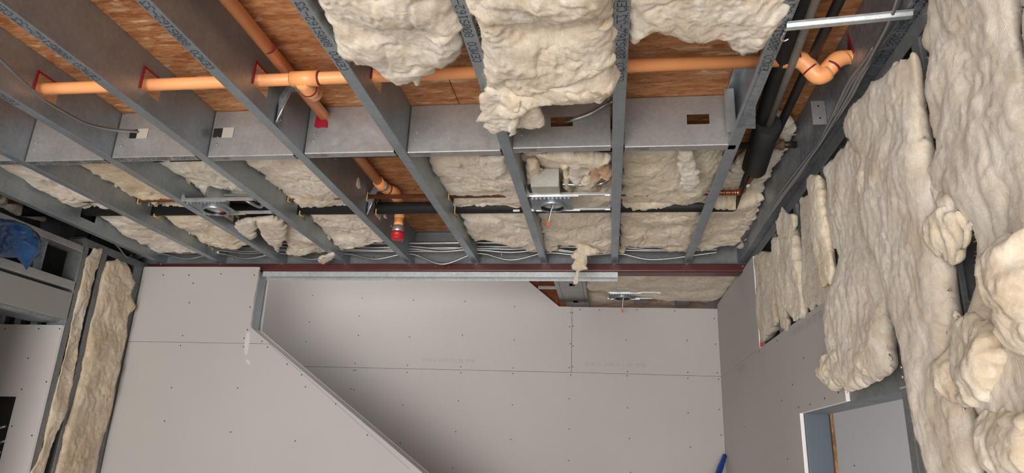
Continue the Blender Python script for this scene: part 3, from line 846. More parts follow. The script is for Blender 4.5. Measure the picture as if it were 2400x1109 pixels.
cp = thing('copper_pipe', 'brown copper water pipe running in front of the black foam pipe', 'pipe')
cy, cz = 2.988, H + .10
MB().tube(fillet([(-1.157, cy, cz), (.60, cy + .01, cz), (.612, 2.70, H + .085)], .022, 6), .0115, 16).build('pipe', COPPER, cp)
MB().tube([(-3.2, cy, cz), (-1.16, cy, cz)], .0115, 12).build('pipe', COPPER, cp)
m = MB()
for a in (.52, .545, .57): m.tube([(a, cy + .01, cz), (a + .012, cy + .01, cz)], .0145, 16)
m.tube(fillet([(.572, cy + .01, cz), (.601, cy + .01, cz), (.604, cy - .022, cz)], .018, 6), .0142, 16)
m.build('elbow', COPPERF, cp, label='bright copper elbow')
m = MB()
for a in (.10, .125, .15, .175): m.tube([(a, cy + .006, cz), (a + .012, cy + .006, cz)], .0145, 16)
m.build('coupling', COPPERF, cp)
MB().tube([(.575, 2.32, H + .085), (.555, 1.90, H + .08), (.535, 1.5, H + .08), (.50, YN, H + .08)], .0125, 16).build('pipe', PATINA, cp, label='copper length with green patina and paint')
for i in (1, 2, 3, 4, 5):
    g = MB(); x = X(i) + .002
    for yy, zz, a in ((cy, cz, .021), (iy, iz, .038)):
        pts = [(x, yy + a * sx * .6, zz + a * sz) for sx, sz in ((-1, -1), (1, -1), (1, 1), (-1, 1))]
        loop = pts + [pts[0]]
        g.tube(loop, .0035, 6)
    g.build('grommet', YEL, cp if i == 99 else JO[i], label='pale yellow plastic grommet round the pipe hole')

ks = thing('steel_pipe', 'black steel pipe crossing behind the blocking to a rusty tee in the end bay', 'pipe')
ky, kz = 2.515, H + .105
MB().tube([(-2.3, ky, kz), (.60, ky, kz)], .0135, 16).build('pipe', IRON, ks)
MB().tube([(.66, ky, kz), (.722, ky, kz)], .0135, 16).build('pipe', IRON, ks)
m = MB(); m.tube([(.585, ky, kz), (.589, ky, kz), (.600, ky, kz), (.601, ky, kz), (.66, ky, kz), (.661, ky, kz), (.673, ky, kz), (.677, ky, kz)], [.018, .0215, .0215, .0175, .0175, .0215, .0215, .018], 16)
m.tube([(.632, ky, kz), (.631, ky - .028, kz + .004), (.631, ky - .0285, kz + .004), (.630, ky - .045, kz + .006)], [.018, .018, .022, .022], 16)
m.build('tee', RUST, ks, label='rusty threaded tee')
MB().tube([(.630, ky - .03, kz + .004), (.618, 1.9, kz), (.610, 1.5, kz), (.60, YN, kz)], .0150, 16).build('pipe', IRON, ks)

# furring piece and long duct board in the end bay
fu = thing('furring_channel', 'short zinc furring channel spanning from the speckled joist to the stud wall', 'channel')
a0, a1 = np.array([.455, 1.575, H - .004]), np.array([.745, 1.548, H - .004])
MB().sheet(rnd([(-.019, 0), (-.012, .0), (-.008, -.010), (.008, -.010), (.012, 0), (.019, 0)], .002), .001, a0, (0, 1, 0), EZ, (a1 - a0) / np.linalg.norm(a1 - a0), 0, np.linalg.norm(a1 - a0)).build('channel', TRACK, fu)
m = MB(); m.tube(smooth([(.458, 1.60, H - .006), (.455, 1.625, H - .008), (.465, 1.635, H - .008), (.475, 1.63, H - .006)], 5), .0025, 8); m.build('wire_tie', ZINC, fu)

# ------------------------------------------------------------------ armoured cables
def mc(pts, r=.0068, parent=None, m=None, step=.0048, matl=CABLE, name='cable'):
    P = resample(smooth(pts, 10), step / 2)
    rr = [r * (1.0 if k % 2 else .80) for k in range(len(P))]
    mm = m or MB()
    mm.tube(P, rr, 8)
    return mm
def cable(pts, label, r=.0068, matl=CABLE, group=None, step=.0048):
    o = mc(pts, r, step=step).build('armoured_cable', matl)
    o['label'] = label; o['category'] = 'cable'
    if group: o['group'] = group
    return o
w1 = [at(px, py, x=X(1) + .02) for px, py in ((-60, 90), (0, 140))]
cable([(-1.945, 1.30, H + .19), (-1.945, 1.50, H + .12), (-1.93, 1.672, 3.03), (-1.93, 1.763, 3.009), (-1.932, 1.858, 2.994), (-1.93, 1.956, 2.994), (-1.928, 2.06, 3.002), (-1.92, 2.17, 3.034), (-1.878, 2.265, 3.068), (-1.85, 2.34, 3.075)],
      'single armoured cable sagging across the joist bay to a knockout in the blocking')
cable([tuple(at(1325, 284, y=YB + .06)), tuple(at(1340, 281, y=YB - .004)), tuple(at(1380, 268, y=YB - .02)), tuple(at(1415, 248, y=YB - .03)), tuple(at(1440, 228, y=YB - .05)), (.03, 2.0, H + .19)],
      'short armoured cable curving out of the knockout beside the torn batt', .0075, CABLED)
for k, (dz, s, q) in enumerate(((.098, .0, .010), (.082, .012, .0068), (.076, .005, .0068), (.066, .020, .0068), (.055, .012, .0068), (.040, .03, .0068))):
    pts = []
    for i in range(-1, 9):
        x = X(i); pts.append((x, 3.74 + .010 * (k % 3), H + dz + R.uniform(-.004, .004)))
        if i < 8: pts.append((x + .2, 3.735 + .012 * (k % 3) + R.uniform(-.01, .01), H + dz - s * R.uniform(.4, 1.4) - (.022 if k == 5 and i == 4 else 0)))
    pts[0] = (-2.86, 3.72, pts[0][2]); pts[-1] = (.60, 3.74, pts[-1][2])
    cable(pts, ('thicker ribbed armoured cable, topmost of the bundle along the rim track', 'armoured cable just below the thick one along the rim track', 'armoured cable running mid bundle along the rim track',
                'slightly sagging armoured cable in the bundle along the rim track', 'armoured cable second lowest of the bundle along the rim track', 'lowest armoured cable, sagging in the open bay by the red cap')[k], q, CABLE, 'armoured cables along the rim track', .009 if k == 0 else .0048)
# cables down the end bay beside the wall
for k in range(4):
    o_ = k * .012
    pts = [tuple(at(px, py, x=.705 - .005 * (k % 2))) for px, py in ((2125 - k * 5, -60), (2090 - k * 3, 45), (2056 - 3 * k, 112), (2038 - 5 * k, 150), (2016 - 8 * k, 190), (1996 - 8 * k, 228), (1958 - 4 * k, 285), (1926 - 2 * k, 335), (1900 - 3 * k, 372), (1872 - 4 * k, 412), (1838 - 4 * k, 457), (1808 - 4 * k, 500))]
    if k > 1: pts = pts[2:]
    cable(pts, ('armoured cable beside the wall track, running on past the furring channel', 'second armoured cable beside the wall track, running on past the furring channel',
                'armoured cable fanning out below the pipe end by the wall track', 'outermost armoured cable fanning out below the pipe end by the wall track')[k], .0066, CABLE if k < 2 else CABLED, 'armoured cables beside the wall track', .0095)
cable([tuple(at(1772, 508, z=H + .10)), tuple(at(1762, 530, z=H + .085)), tuple(at(1745, 552, z=H + .07)), tuple(at(1728, 568, z=H + .06)), tuple(at(1722, 575, z=H + .07))], 'dark grey cable lying over the corner batt above the rim track', .016, CABLED, step=.0048)
cable([tuple(at(px, py, x=LW + .01)) for px, py in ((270, 572), (278, 580), (292, 598), (300, 603), (310, 596))], 'short looped cable end on the wall track in the dark corner', .006)

# ------------------------------------------------------------------ recessed lights
def ring(m, c, r0, r1, z, n=28, wl=None):
    pass
def can_light(label, wire_end, box=True):
    t = thing('recessed_light', label, 'light fixture', 'recessed lights in the ceiling')
    # mounting plate with a round opening, centre at origin, z up
    m = MB(); n = 32; ra = .061
    x0, x1, y0, y1 = -.092, .088, -.105, .065
    outer = []
    for k in range(n):
        a = 2 * math.pi * k / n; cx, sy = math.cos(a), math.sin(a)
        s = min((x1 if cx > 0 else -x0) / max(abs(cx), 1e-6), (y1 if sy > 0 else -y0) / max(abs(sy), 1e-6)); outer.append((cx * s, sy * s))
    inner = [(ra * math.cos(2 * math.pi * k / n), ra * math.sin(2 * math.pi * k / n)) for k in range(n)]
    vs = [(a, b, .0) for a, b in outer] + [(a, b, .0) for a, b in inner] + [(a, b, .0015) for a, b in outer] + [(a, b, .0015) for a, b in inner]
    fs = []
    for k in range(n):
        q = (k + 1) % n
        fs += [(k, q, n + q, n + k), (2 * n + k, 3 * n + k, 3 * n + q, 2 * n + q), (k, 2 * n + k, 2 * n + q, q), (n + k, n + q, 3 * n + q, 3 * n + k)]
    m.add(vs, fs)
    for k in range(10): m.box(x0 + .008 + k * .0175, x0 + .017 + k * .0175, y0, y0 + .002, -.010, 0)
    pm = m.build('mounting_plate', STEELM, t)
    m = MB()
    for k in range(14): m.tube([(x0 + .012 + .012 * k, -.088 + .006 * (k % 3), -.0012), (x0 + .012 + .012 * k, -.088 + .006 * (k % 3), .0005)], .002, 6)
    m.build('punched_hole', SCREW, pm, kind='stuff')
    # can: open tube with a rolled rim
    m = MB(); zz = [-.010, -.015, -.013, -.006, .004, .10, .10]; rr = [.0520, .0545, .0595, .0625, .060, .056, .001]
    m.tube([(0, 0, z) for z in zz], rr, 32, caps=False); m.build('can', CANM, t)
    m = MB(); m.tube([(0, 0, z) for z in (-.0098, -.006, .002)], [.0519, .0510, .0500], 32, caps=False); m.build('can_throat', mat('can_throat_shade', (.05, .055, .06), .35, .8), t)  # dark ring puts the shade of the recess into the colour
    m = MB(); m.tube([(0, 0, z) for z in (.004, .001, .001, .004)], [.0502, .0492, .0475, .0465], 32, caps=False); m.build('trim_ring', CANM, t)
    m = MB(); m.tube([(0, 0, z) for z in (.0035, .02, .060, .0601)], [.0467, .0460, .0460, .001], 32, caps=False); m.build('can_inside', CAND, t)
    # two bar hangers to the joists
    for y in (-.112, .067):
        m = MB(); m.sheet(rnd([(-.008, .012), (-.008, 0), (.008, 0), (.008, .012)], .002), .0012, (0, y, .002), EY, EZ, EX, -.092 if y < 0 else -.10, .255)
        m.sheet(rnd([(-.005, .014), (-.005, 0), (.005, 0), (.005, .014)], .002), .0012, (0, y, -.003), EY, EZ, EX, -.08, .12)
        hb = m.build('hanger_bar', BRIGHT, t)
        m = MB(); m.prism([(.258, y, .0), (.258, y, .036), (.232, y, .0)], (0, .0015, 0)); m.box(.256, .258, y - .012, y + .012, 0, .04); m.build('bar_foot', BRIGHT, hb)
        m = MB(); m.prism([(-.102, y, .0), (-.102, y, .036), (-.080, y, .0)], (0, .0015, 0)); m.box(-.104, -.102, y - .012, y + .012, 0, .045); m.build('bar_foot', BRIGHT, hb)
    if box: MB().box(-.075, .042, -.215, -.118, .004, .085).build('junction_box', galv('box_zinc', (.47, .47, .43), (.56, .55, .50), .45, .5), t)
    m = MB(); m.tube([(.018, -.03, .07), (.02, -.02, .03)], .009, 8); m.box(.005, .018, -.03, -.02, .02, .04); m.build('socket_lead', BLACK, t)
    m = MB(); m.box(-.055, -.035, -.02, .0, .02, .026); m.build('paper_label', mat('orange_label', (.55, .24, .08), .6), t)
    we = np.array(wire_end, float)
    mid = we * .5 + np.array([0, 0, .01])
    w1 = MB().tube(smooth([(.012, -.01, .03), mid + .002, we], 6), .0022, 8).build('white_wire', WHITE, t)
    MB().tube(smooth([(.006, -.008, .03), mid + np.array([-.003, .003, -.002]), we + np.array([-.003, .002, 0])], 6), .0022, 8).build('black_wire', BLACK, t)
    MB().box(we[0] - .006, we[0] + .006, we[1] - .005, we[1] + .005, we[2] - .016, we[2] + .004).build('wire_connector', OCON, t, label='small orange plug on the wire ends')
    return t
l2 = can_light('recessed can light in a zinc plate with an orange plug hanging well below it', (-.02, .03, -.072))
l2.location = (-.243, 2.862, H - .004)
l1 = can_light('recessed can light with its plug tucked up inside, between the curled flaps and whitish batt', (.018, .022, .012), False)
l1.location = (-1.866, 2.862, H - .004)
l3 = can_light('recessed can light in the passage ceiling beyond the red beam', (.0, .02, -.085))
l3.location = (.100, 4.66, H - .008)
E1 = thing('lamp_whip', 'armoured whip bent in a vee beside the recessed light over the raked wall', 'cable')
mc([(-1.79, 2.80, H + .03), (-1.74, 2.84, H + .05), (-1.69, 2.85, H + .025), (-1.655, 2.90, H + .022), (-1.625, 2.82, H + .06), (-1.60, 2.78, H + .1)], .008).build('cable', CABLED, E1)
mc([(-1.78, 2.78, H + .035), (-1.70, 2.77, H + .03), (-1.62, 2.76, H + .02)], .008).build('cable', CABLED, E1)
E2 = thing('lamp_whip', 'armoured whip half buried in torn wool by the light with the hanging plug', 'cable')
mc([(-.19, 2.72, H + .04), (-.10, 2.72, H + .035), (-.02, 2.74, H + .05), (.045, 2.66, H + .075)], .009).build('cable', CABLE, E2)

# ------------------------------------------------------------------ glass wool
TAB = np.random.RandomState(3).rand(256, 256)
def vn(x, y, s=0):
    x = x + 37.7 * s; y = y + 91.3 * s
    xi = np.floor(x).astype(int); yi = np.floor(y).astype(int); fx = x - xi; fy = y - yi
    fx = fx * fx * fx * (fx * (6 * fx - 15) + 10); fy = fy * fy * fy * (fy * (6 * fy - 15) + 10)
    g = lambda a, b: TAB[a & 255, b & 255]
    return (g(xi, yi) * (1 - fx) + g(xi + 1, yi) * fx) * (1 - fy) + (g(xi, yi + 1) * (1 - fx) + g(xi + 1, yi + 1) * fx) * fy
def fbm(x, y, s=0, o=4, g=.5):
    a = 1; t = 0; n = 0
    for k in range(o):
        t = t + a * vn(x * 2 ** k, y * 2 ** k, s + k * 3); n += a; a *= g
    return t / n


def fluff(name, poly, nrm, front=.05, back=.02, res=None, seed=1, rough=1.0, rag=.012, rim=.04, fold=None, parent=None, tint=(1, 1, 1), fuzz=1.0, udir=None, warp=None, material=None, spk=1.0):
    """torn glass wool: outline polygon (world points near one plane), puffed front, flat back, ragged rim, loose fibres"""
    rs = np.random.RandomState(seed * 13 + 5)
    P = np.array(poly, float); n = np.array(nrm, float); n /= np.linalg.norm(n)
    o = P.mean(0)
    u = np.array(udir if udir is not None else (0, 1, 0) if abs(n[1]) < .9 else (1, 0, 0), float)
    u -= n * (u @ n); u /= np.linalg.norm(u); v = np.cross(n, u)
    q = np.stack([(P - o) @ u, (P - o) @ v], 1); hq = (P - o) @ n
    lo, hi = q.min(0) - .03, q.max(0) + .03
    ext = hi - lo
    res = res or max(.0045, math.sqrt(ext[0] * ext[1] / 11000))
    gx = np.arange(lo[0], hi[0], res); gy = np.arange(lo[1], hi[1], res)
    U, V = np.meshgrid(gx, gy, indexing='ij')
    pts = np.stack([U.ravel(), V.ravel()], 1)
    a = q; b = np.roll(q, -1, 0); ab = b - a
    dist = np.full(len(pts), 1e9); ins = np.zeros(len(pts), bool)
    for i in range(len(a)):
        t = np.clip(((pts - a[i]) @ ab[i]) / (ab[i] @ ab[i] + 1e-12), 0, 1)
        dist = np.minimum(dist, np.linalg.norm(pts - a[i] - t[:, None] * ab[i], axis=1))
        c = (a[i, 1] > pts[:, 1]) != (b[i, 1] > pts[:, 1])
        with np.errstate(divide='ignore', invalid='ignore'):
            xx = a[i, 0] + (pts[:, 1] - a[i, 1]) * ab[i, 0] / (ab[i, 1] if abs(ab[i, 1]) > 1e-12 else 1e-12)
        ins ^= c & (pts[:, 0] < xx)
    sd = np.where(ins, dist, -dist).reshape(U.shape)
    sd = sd + rag * (1.2 * np.clip(fbm(U * 11, V * 11, seed + 21, 2) - .5, -.5, .2) + (fbm(U * 22, V * 22, seed, 4, .62) - .5) * 2.0 + (vn(U * 95, V * 95, seed + 2) - .5) * .5)
    wu = U + .035 * (fbm(U * 7, V * 7, seed + 5, 3) - .5) * 2; wv = V + .035 * (fbm(U * 7, V * 7, seed + 6, 3) - .5) * 2
    big = fbm(wu * 5.5, wv * 5.5, seed + 1, 2)
    mid = fbm(wu * 13, wv * 13, seed + 8, 3)
    rdg = 1 - np.abs(2 * fbm(wu * 9, wv * 14, seed + 9, 3, .5) - 1)
    strk = fbm(wu * 14, wv * 70, seed + 12, 3, .6)
    fine = fbm(wu * 60, wv * 60, seed + 15, 3, .6)
    sd = sd + spk * .020 * np.clip(vn(wu * 34, wv * 34, seed + 30) - .60, 0, .3) / .3 * np.exp(-np.abs(sd) / .02) * (sd < .01)
    vfine = fbm(wu * 150, wv * 150, seed + 18, 2, .6)
    d = np.clip(sd, 0, None); e = np.sqrt(np.clip(1 - (1 - np.clip(d / rim, 0, 1)) ** 2, 0, 1))
    disp = rough * (.050 * (big - .5) + .012 * (mid - .5) - .006 * np.clip(rdg - .82, 0, 1) * 5 + .006 * (strk - .5)) + .006 * (fine - .5) + .004 * (vfine - .5)
    e0 = np.clip(d / (rim * .35), 0, 1)
    for _ in range(6):
        q_ = np.pad(e, 1, mode='edge'); e = (q_[:-2, 1:-1] + q_[2:, 1:-1] + q_[1:-1, :-2] + q_[1:-1, 2:] + 2 * e) / 6
    e = np.minimum(e, np.sqrt(np.clip(1 - (1 - e0) ** 2, 0, 1)))
    h = e * np.maximum(front + disp, .004 - .5 * back)
    if fold is not None: h = h + fold(U, V) * e
    hb = -e * (back + .01 * (mid - .5))
    # mean plane tilt: fit outline heights
    A = np.c_[q, np.ones(len(q))]; co_, *_ = np.linalg.lstsq(A, hq, rcond=None)
    base = co_[0] * U + co_[1] * V + co_[2]
    inside = sd > 0
    cell = inside[:-1, :-1] | inside[1:, :-1] | inside[:-1, 1:] | inside[1:, 1:]
    used = np.zeros_like(inside); used[:-1, :-1] |= cell; used[1:, :-1] |= cell; used[:-1, 1:] |= cell; used[1:, 1:] |= cell
    gu, gv = np.gradient(sd, res); gl = gu ** 2 + gv ** 2 + 1e-9
    out = used & ~inside
    sh = np.where(out, np.clip(-sd / gl, 0, 6 * res), 0)
    lim = res * 1.3
    U2 = U + np.clip(sh * gu, -lim, lim); V2 = V + np.clip(sh * gv, -lim, lim)
    h = np.where(out, 0, h); hb = np.where(out, 0, hb)
    idx = -np.ones(U.shape, int); k = used.sum(); idx[used] = np.arange(k)
    B = o + U2[used][:, None] * u + V2[used][:, None] * v + base[used][:, None] * n
    Fv = B + h[used][:, None] * n; Bv = B + hb[used][:, None] * n
    if warp: Fv = warp(Fv); Bv = warp(Bv)
    ci, cj = np.nonzero(cell)
    fq = np.stack([idx[ci, cj], idx[ci + 1, cj], idx[ci + 1, cj + 1], idx[ci, cj + 1]], 1)
    bq = fq[:, ::-1].copy()
    isout = out[used]
    bid = np.where(isout, np.arange(k), np.arange(k) + k)
    bq = bid[bq]
    verts = np.vstack([Fv, Bv]); quads = np.vstack([fq, bq])
    # loose fibres
    ar = cell.sum() * res * res
    inn = np.nonzero(used)
    edge = (sd[used] < .02) & (sd[used] > -.004)
    ne, nf = int(fuzz * 900 * math.sqrt(ar) * 4), int(fuzz * 5200 * ar)
    ei = np.nonzero(edge)[0]; ai = np.arange(k)
    src = np.concatenate([rs.choice(ei, ne) if len(ei) else np.zeros(0, int), rs.choice(ai, nf)])
    isE = np.arange(len(src)) < (ne if len(ei) else 0)
    s0 = Fv[src] - n * .0015
    gU = -gu[used][src]; gV = -gv[used][src]; gn = np.sqrt(gU ** 2 + gV ** 2) + 1e-6
    outw = (gU / gn)[:, None] * u + (gV / gn)[:, None] * v
    rd = rs.randn(len(src), 3); rd /= np.linalg.norm(rd, axis=1)[:, None]
    dr = np.where(isE[:, None], outw * 1.0 + rd * .9 + n * .2, n * .35 + rd * .9)
    dr /= np.linalg.norm(dr, axis=1)[:, None]
    ln = rs.uniform(.004, .013, len(src)) * np.where(isE, 1.1, .7)
    bend = rs.randn(len(src), 3) * .5 + np.array([0, 0, -.35])
    p1 = s0 + dr * (ln * .5)[:, None]; p2 = p1 + (dr + bend * .8) * (ln * .5)[:, None]
    sdv = np.cross(dr, rs.randn(len(src), 3)); sdv /= np.linalg.norm(sdv, axis=1)[:, None] + 1e-9
    wd = rs.uniform(.00010, .00022, len(src))[:, None] * sdv
    S = len(src); b0 = len(verts)
    verts = np.vstack([verts, s0 - wd, s0 + wd, p1 - wd * .8, p1 + wd * .8, p2])
    r = np.arange(S)
    fq2 = np.stack([b0 + r, b0 + S + r, b0 + 3 * S + r, b0 + 2 * S + r], 1)
    ft = np.stack([b0 + 2 * S + r, b0 + 3 * S + r, b0 + 4 * S + r], 1)
    quads = np.vstack([quads, fq2])
    me = bpy.data.meshes.new(name)
    nl = quads.size + ft.size
    me.vertices.add(len(verts)); me.vertices.foreach_set('co', verts.ravel())
    me.loops.add(nl); me.loops.foreach_set('vertex_index', np.concatenate([quads.ravel(), ft.ravel()]).astype(np.int32))
    me.polygons.add(len(quads) + len(ft))
    st = np.concatenate([np.arange(len(quads)) * 4, len(quads) * 4 + np.arange(len(ft)) * 3]).astype(np.int32)
    me.polygons.foreach_set('loop_start', st)
    me.polygons.foreach_set('use_smooth', np.ones(len(quads) + len(ft), bool))
    me.update(calc_edges=True)
    me.materials.append(material or WOOL); me.materials.append(WOOLF)
    mi = np.zeros(len(quads) + len(ft), np.int32); mi[len(quads) - S:] = 1
    me.polygons.foreach_set('material_index', mi)
    me.validate()
    ob = link(name, me, None, parent)
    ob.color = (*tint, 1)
    return ob


def wool_thing(ob, label, group=None):
    ob['label'] = label; ob['category'] = 'insulation'
    if group: ob['group'] = group
    return ob


# ceiling batts: outlines follow the torn edges, the batt lies on a plane sagging towards the rim track
GN, GF = 'batts between blocking and the black pipe', 'batts between the black pipe and the rim track'
def plane_pts(px, zn, zf, y0, y1):
    sl_ = (zf - zn) / (y1 - y0)
    nn = (0, -sl_, 1.0); c = zn - sl_ * y0
    return [at_plane(a, b, nn, c) for a, b in px]
def bay(i, px, near, label, front=.012, seed=None, tint=(1, 1, 1), zz=None, **kw):
    """torn (left / lower) edge from the outline px; the other side tucks up to the next web"""
    if near: zn, zf, y0, y1, ya, yb = H + .115, H + .098, 2.33, 3.1, 2.455, 3.16
    else: zn, zf, y0, y1, ya, yb = H + .105, H + .045, 3.1, 3.72, 3.10, 3.74
    if zz: zn, zf = zz
    pts = plane_pts(px, zn, zf, y0, y1)
    xl, xr = X(i) + .006, X(i + 1) - .006
    if i == 8: xr = .712
    pts = [np.array([min(max(p[0], xl), xr), min(max(p[1], ya), yb), p[2]]) for p in pts]
    sl_ = (zf - zn) / (y1 - y0); zat = lambda y: zn + sl_ * (y - y0)
    tail = [np.array([xr, pts[-1][1], zat(pts[-1][1])]), np.array([xr, ya, zat(ya)])]
    if pts[0][1] > ya + .02: tail.append(np.array([max(pts[0][0], xl), ya, zat(ya)]))
    pts = [np.array([p[0], p[1], zat(p[1])]) for p in pts] + tail
    ob = fluff('insulation_batt', pts, (0, 0, -1), front, .06, seed=seed or i * 2 + near, tint=tint, rim=.028, rough=1.15, rag=.019, **kw)
    return wool_thing(ob, label, GN if near else GF)


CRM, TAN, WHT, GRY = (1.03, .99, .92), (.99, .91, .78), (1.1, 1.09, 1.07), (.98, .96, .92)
bay(0, [(-60, 372), (0, 398), (14, 420), (47, 443), (73, 453), (91, 474), (127, 478), (157, 495), (169, 493), (180, 483), (204, 474), (222, 478), (240, 488)], True, 'pale batt ending in a ragged point where the black pipe emerges, above the blue film', tint=(1.04, 1.02, .98))
bay(1, [(167, 385), (175, 408), (214, 431), (247, 454), (256, 467), (269, 476), (263, 460), (308, 470), (315, 475), (350, 470), (354, 486), (367, 483), (372, 472), (406, 470)], True, 'tan batt with a yellowish face and a small torn tab over the black pipe', tint=(1.0, .89, .70))
bay(2, [(355, 378), (377, 384), (416, 411), (429, 424), (477, 450), (500, 462), (545, 467), (584, 463), (598, 466)], True, 'whitish batt draped over the top of the recessed light beyond the raked wall', tint=(1.06, 1.07, 1.03))
bay(3, [(578, 375), (584, 402), (597, 418), (622, 444), (649, 450), (672, 463), (677, 473), (727, 477), (802, 477)], True, 'cream batt over the copper pipe, one bay short of the open bay', tint=CRM)
bay(5, [(998, 366), (1006, 392), (1022, 420), (1034, 424), (1040, 442), (1054, 462), (1062, 476), (1070, 484), (1092, 478), (1140, 482), (1180, 477), (1210, 480)], True, 'cream batt with scalloped lower edge over the pipes, just past the open bay', tint=CRM)
b6 = bay(6, [(1224, 362), (1230, 380), (1234, 428), (1240, 480), (1300, 478), (1380, 480), (1425, 484)], True, 'crumpled cream and peach wool packed around the light with the hanging plug', front=.012, tint=(1.0, .93, .82))
b7 = bay(7, [(1455, 360), (1456, 400), (1456, 470), (1500, 474), (1560, 468), (1600, 478), (1650, 470), (1690, 440), (1705, 372)], True, 'thick yellowish batt with a white flap hanging from it', tint=(1, .95, .82))
p8 = [(1740, 372), (1770, 300), (1813, 270), (1858, 283), (1896, 300), (1908, 322), (1903, 338), (1892, 371), (1862, 416), (1840, 450), (1826, 466), (1800, 500), (1756, 506), (1700, 500), (1650, 480), (1690, 420)]
def corner(px, zz, label, xr=.715, ya=2.30, seed=40, **kw):
    pts = [at(a, b, z=zz) for a, b in px]
    pts = [np.array([min(max(p[0], X(8) + .006), xr), max(p[1], ya), zz]) for p in pts]
    return wool_thing(fluff('insulation_batt', pts, (0, 0, -1), .02, .05, seed=seed, rim=.035, **kw), label)
corner(p8, H + .150, 'billowy grey-cream wool stuffed behind the pipes in the corner bay', seed=44, rough=1.1, tint=GRY)
bay(0, [(205, 497), (214, 532), (234, 548), (240, 561), (276, 564), (312, 583), (344, 598), (380, 600), (399, 613), (419, 616), (448, 609), (461, 597), (480, 612), (497, 612)], False, 'long pale batt reaching down to the rim track above the corner of the front drywall', tint=GRY)
bay(1, [(372, 497), (380, 519), (390, 535), (400, 538), (427, 560), (443, 563), (438, 575), (452, 583), (467, 578), (500, 577), (550, 580), (575, 573)], False, 'tan batt below the recessed light, its rolled lower end near the rim track', tint=TAN)
bay(2, [(640, 505), (655, 540), (668, 560), (688, 580), (677, 598), (702, 596), (727, 606), (745, 598), (779, 593)], False, 'torn batt with two curled flaps hanging beside the recessed light', tint=CRM, seed=21)
bay(3, [(717, 497), (724, 525), (730, 535), (743, 548), (748, 560), (752, 574), (762, 562), (768, 590), (792, 580), (812, 583), (860, 574), (906, 567)], False, 'cream batt with wispy torn corner next to the open bay with the red cap', tint=CRM)
bay(5, [(1076, 495), (1094, 531), (1097, 544), (1114, 566), (1133, 561), (1169, 570), (1208, 575), (1253, 592), (1262, 590)], False, 'cream batt with drooping corner above a gap showing armoured cables', tint=CRM)
b6f = bay(6, [(1262, 497), (1273, 535), (1278, 580), (1286, 588), (1299, 587), (1310, 575), (1338, 572), (1380, 590), (1428, 597)], False, 'cream batt behind the hanging orange plug, trailing a tuft over the beam', tint=(1, .94, .85))
bay(7, [(1450, 497), (1452, 588), (1462, 588), (1470, 573), (1540, 577), (1567, 588), (1600, 593), (1612, 590)], False, 'brownish cream batt of matted layers ending above bare rim track', tint=(.98, .91, .80), seed=33)
bay(8, [(1655, 500), (1635, 577), (1642, 598), (1650, 587), (1693, 577), (1733, 572), (1747, 580), (1763, 570), (1772, 540)], False, 'cream batt in the last bay under the dark grey cable', tint=(.98, .92, .82))
# batt left of the first joist, with shaded backing below it
def zb(px, z, lo=-9, hi=9): return [np.array([min(max(p[0], lo), hi), p[1], z]) for p in (at(a, b, z=z) for a, b in px)]
wool_thing(fluff('insulation_batt', zb([(-80, 425), (0, 462), (60, 492), (112, 512), (90, 522), (45, 524), (0, 505), (-80, 490)], H + .10, hi=X(0) - .004), (0, 0, -1), .03, .03, seed=61, tint=GRY), 'small rounded batt end above the blue film')
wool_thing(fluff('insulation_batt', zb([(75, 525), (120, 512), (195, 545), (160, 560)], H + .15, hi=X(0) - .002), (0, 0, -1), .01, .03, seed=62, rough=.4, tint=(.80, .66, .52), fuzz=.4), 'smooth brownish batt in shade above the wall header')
# details on these batts
for (px, pt, nm, par, seed, tn, zz, fr) in (
        ([(1120, 368), (1150, 366), (1183, 366), (1190, 392), (1170, 412), (1158, 418), (1145, 405), (1128, 385)], 0, 'torn_flap', 'just past the open bay', 71, WHT, H + .07, .02),
        ([(1590, 352), (1625, 355), (1628, 385), (1643, 425), (1628, 440), (1616, 450), (1603, 440), (1592, 390)], 0, 'torn_flap', 'thick yellowish', 72, (1.1, 1.1, 1.08), H + .05, .02)):
    pr = [o for o in bpy.data.objects if o.get('label') and par in o['label'] and o.name.startswith('insulation')][0]
    fluff(nm, zb(px, zz), (0, 0, -1), fr, .012, seed=seed, tint=tn, rag=.008, rim=.02, parent=pr, rough=.5)
pr2 = [o for o in bpy.data.objects if o.get('label') and 'two curled flaps' in o['label']][0]
fluff('torn_flap', zb([(553, 522), (556, 548), (566, 555), (585, 558), (603, 552), (600, 545), (594, 541), (603, 530), (597, 512), (575, 512)], H + .035), (0, 0, -1), .02, .015, seed=73, tint=(1, .98, .93), rag=.006, rim=.02, parent=pr2, rough=.5)
fluff('torn_flap', zb([(600, 512), (606, 532), (625, 560), (640, 575), (652, 591), (656, 572), (668, 556), (672, 538), (664, 516), (640, 508)], H + .035), (0, 0, -1), .022, .015, seed=74, tint=CRM, rag=.006, rim=.02, parent=pr2, rough=.5)
fluff('torn_flap', zb([(747, 612), (752, 600), (765, 600), (783, 595), (778, 606), (765, 614), (758, 620)], H - .01), (0, 0, -1), .014, .012, seed=75, tint=CRM, rag=.005, rim=.015, parent=pr2, rough=.4)
pr1 = [o for o in bpy.data.objects if o.get('label') and 'tan batt with a yellowish' in o['label']][0]
fluff('torn_flap', zb([(85, 384), (150, 382), (166, 386), (150, 392), (135, 398), (110, 396), (92, 392)], H + .085), (0, 0, -1), .012, .012, seed=76, tint=GRY, rag=.006, rim=.015, parent=pr1, rough=.4)
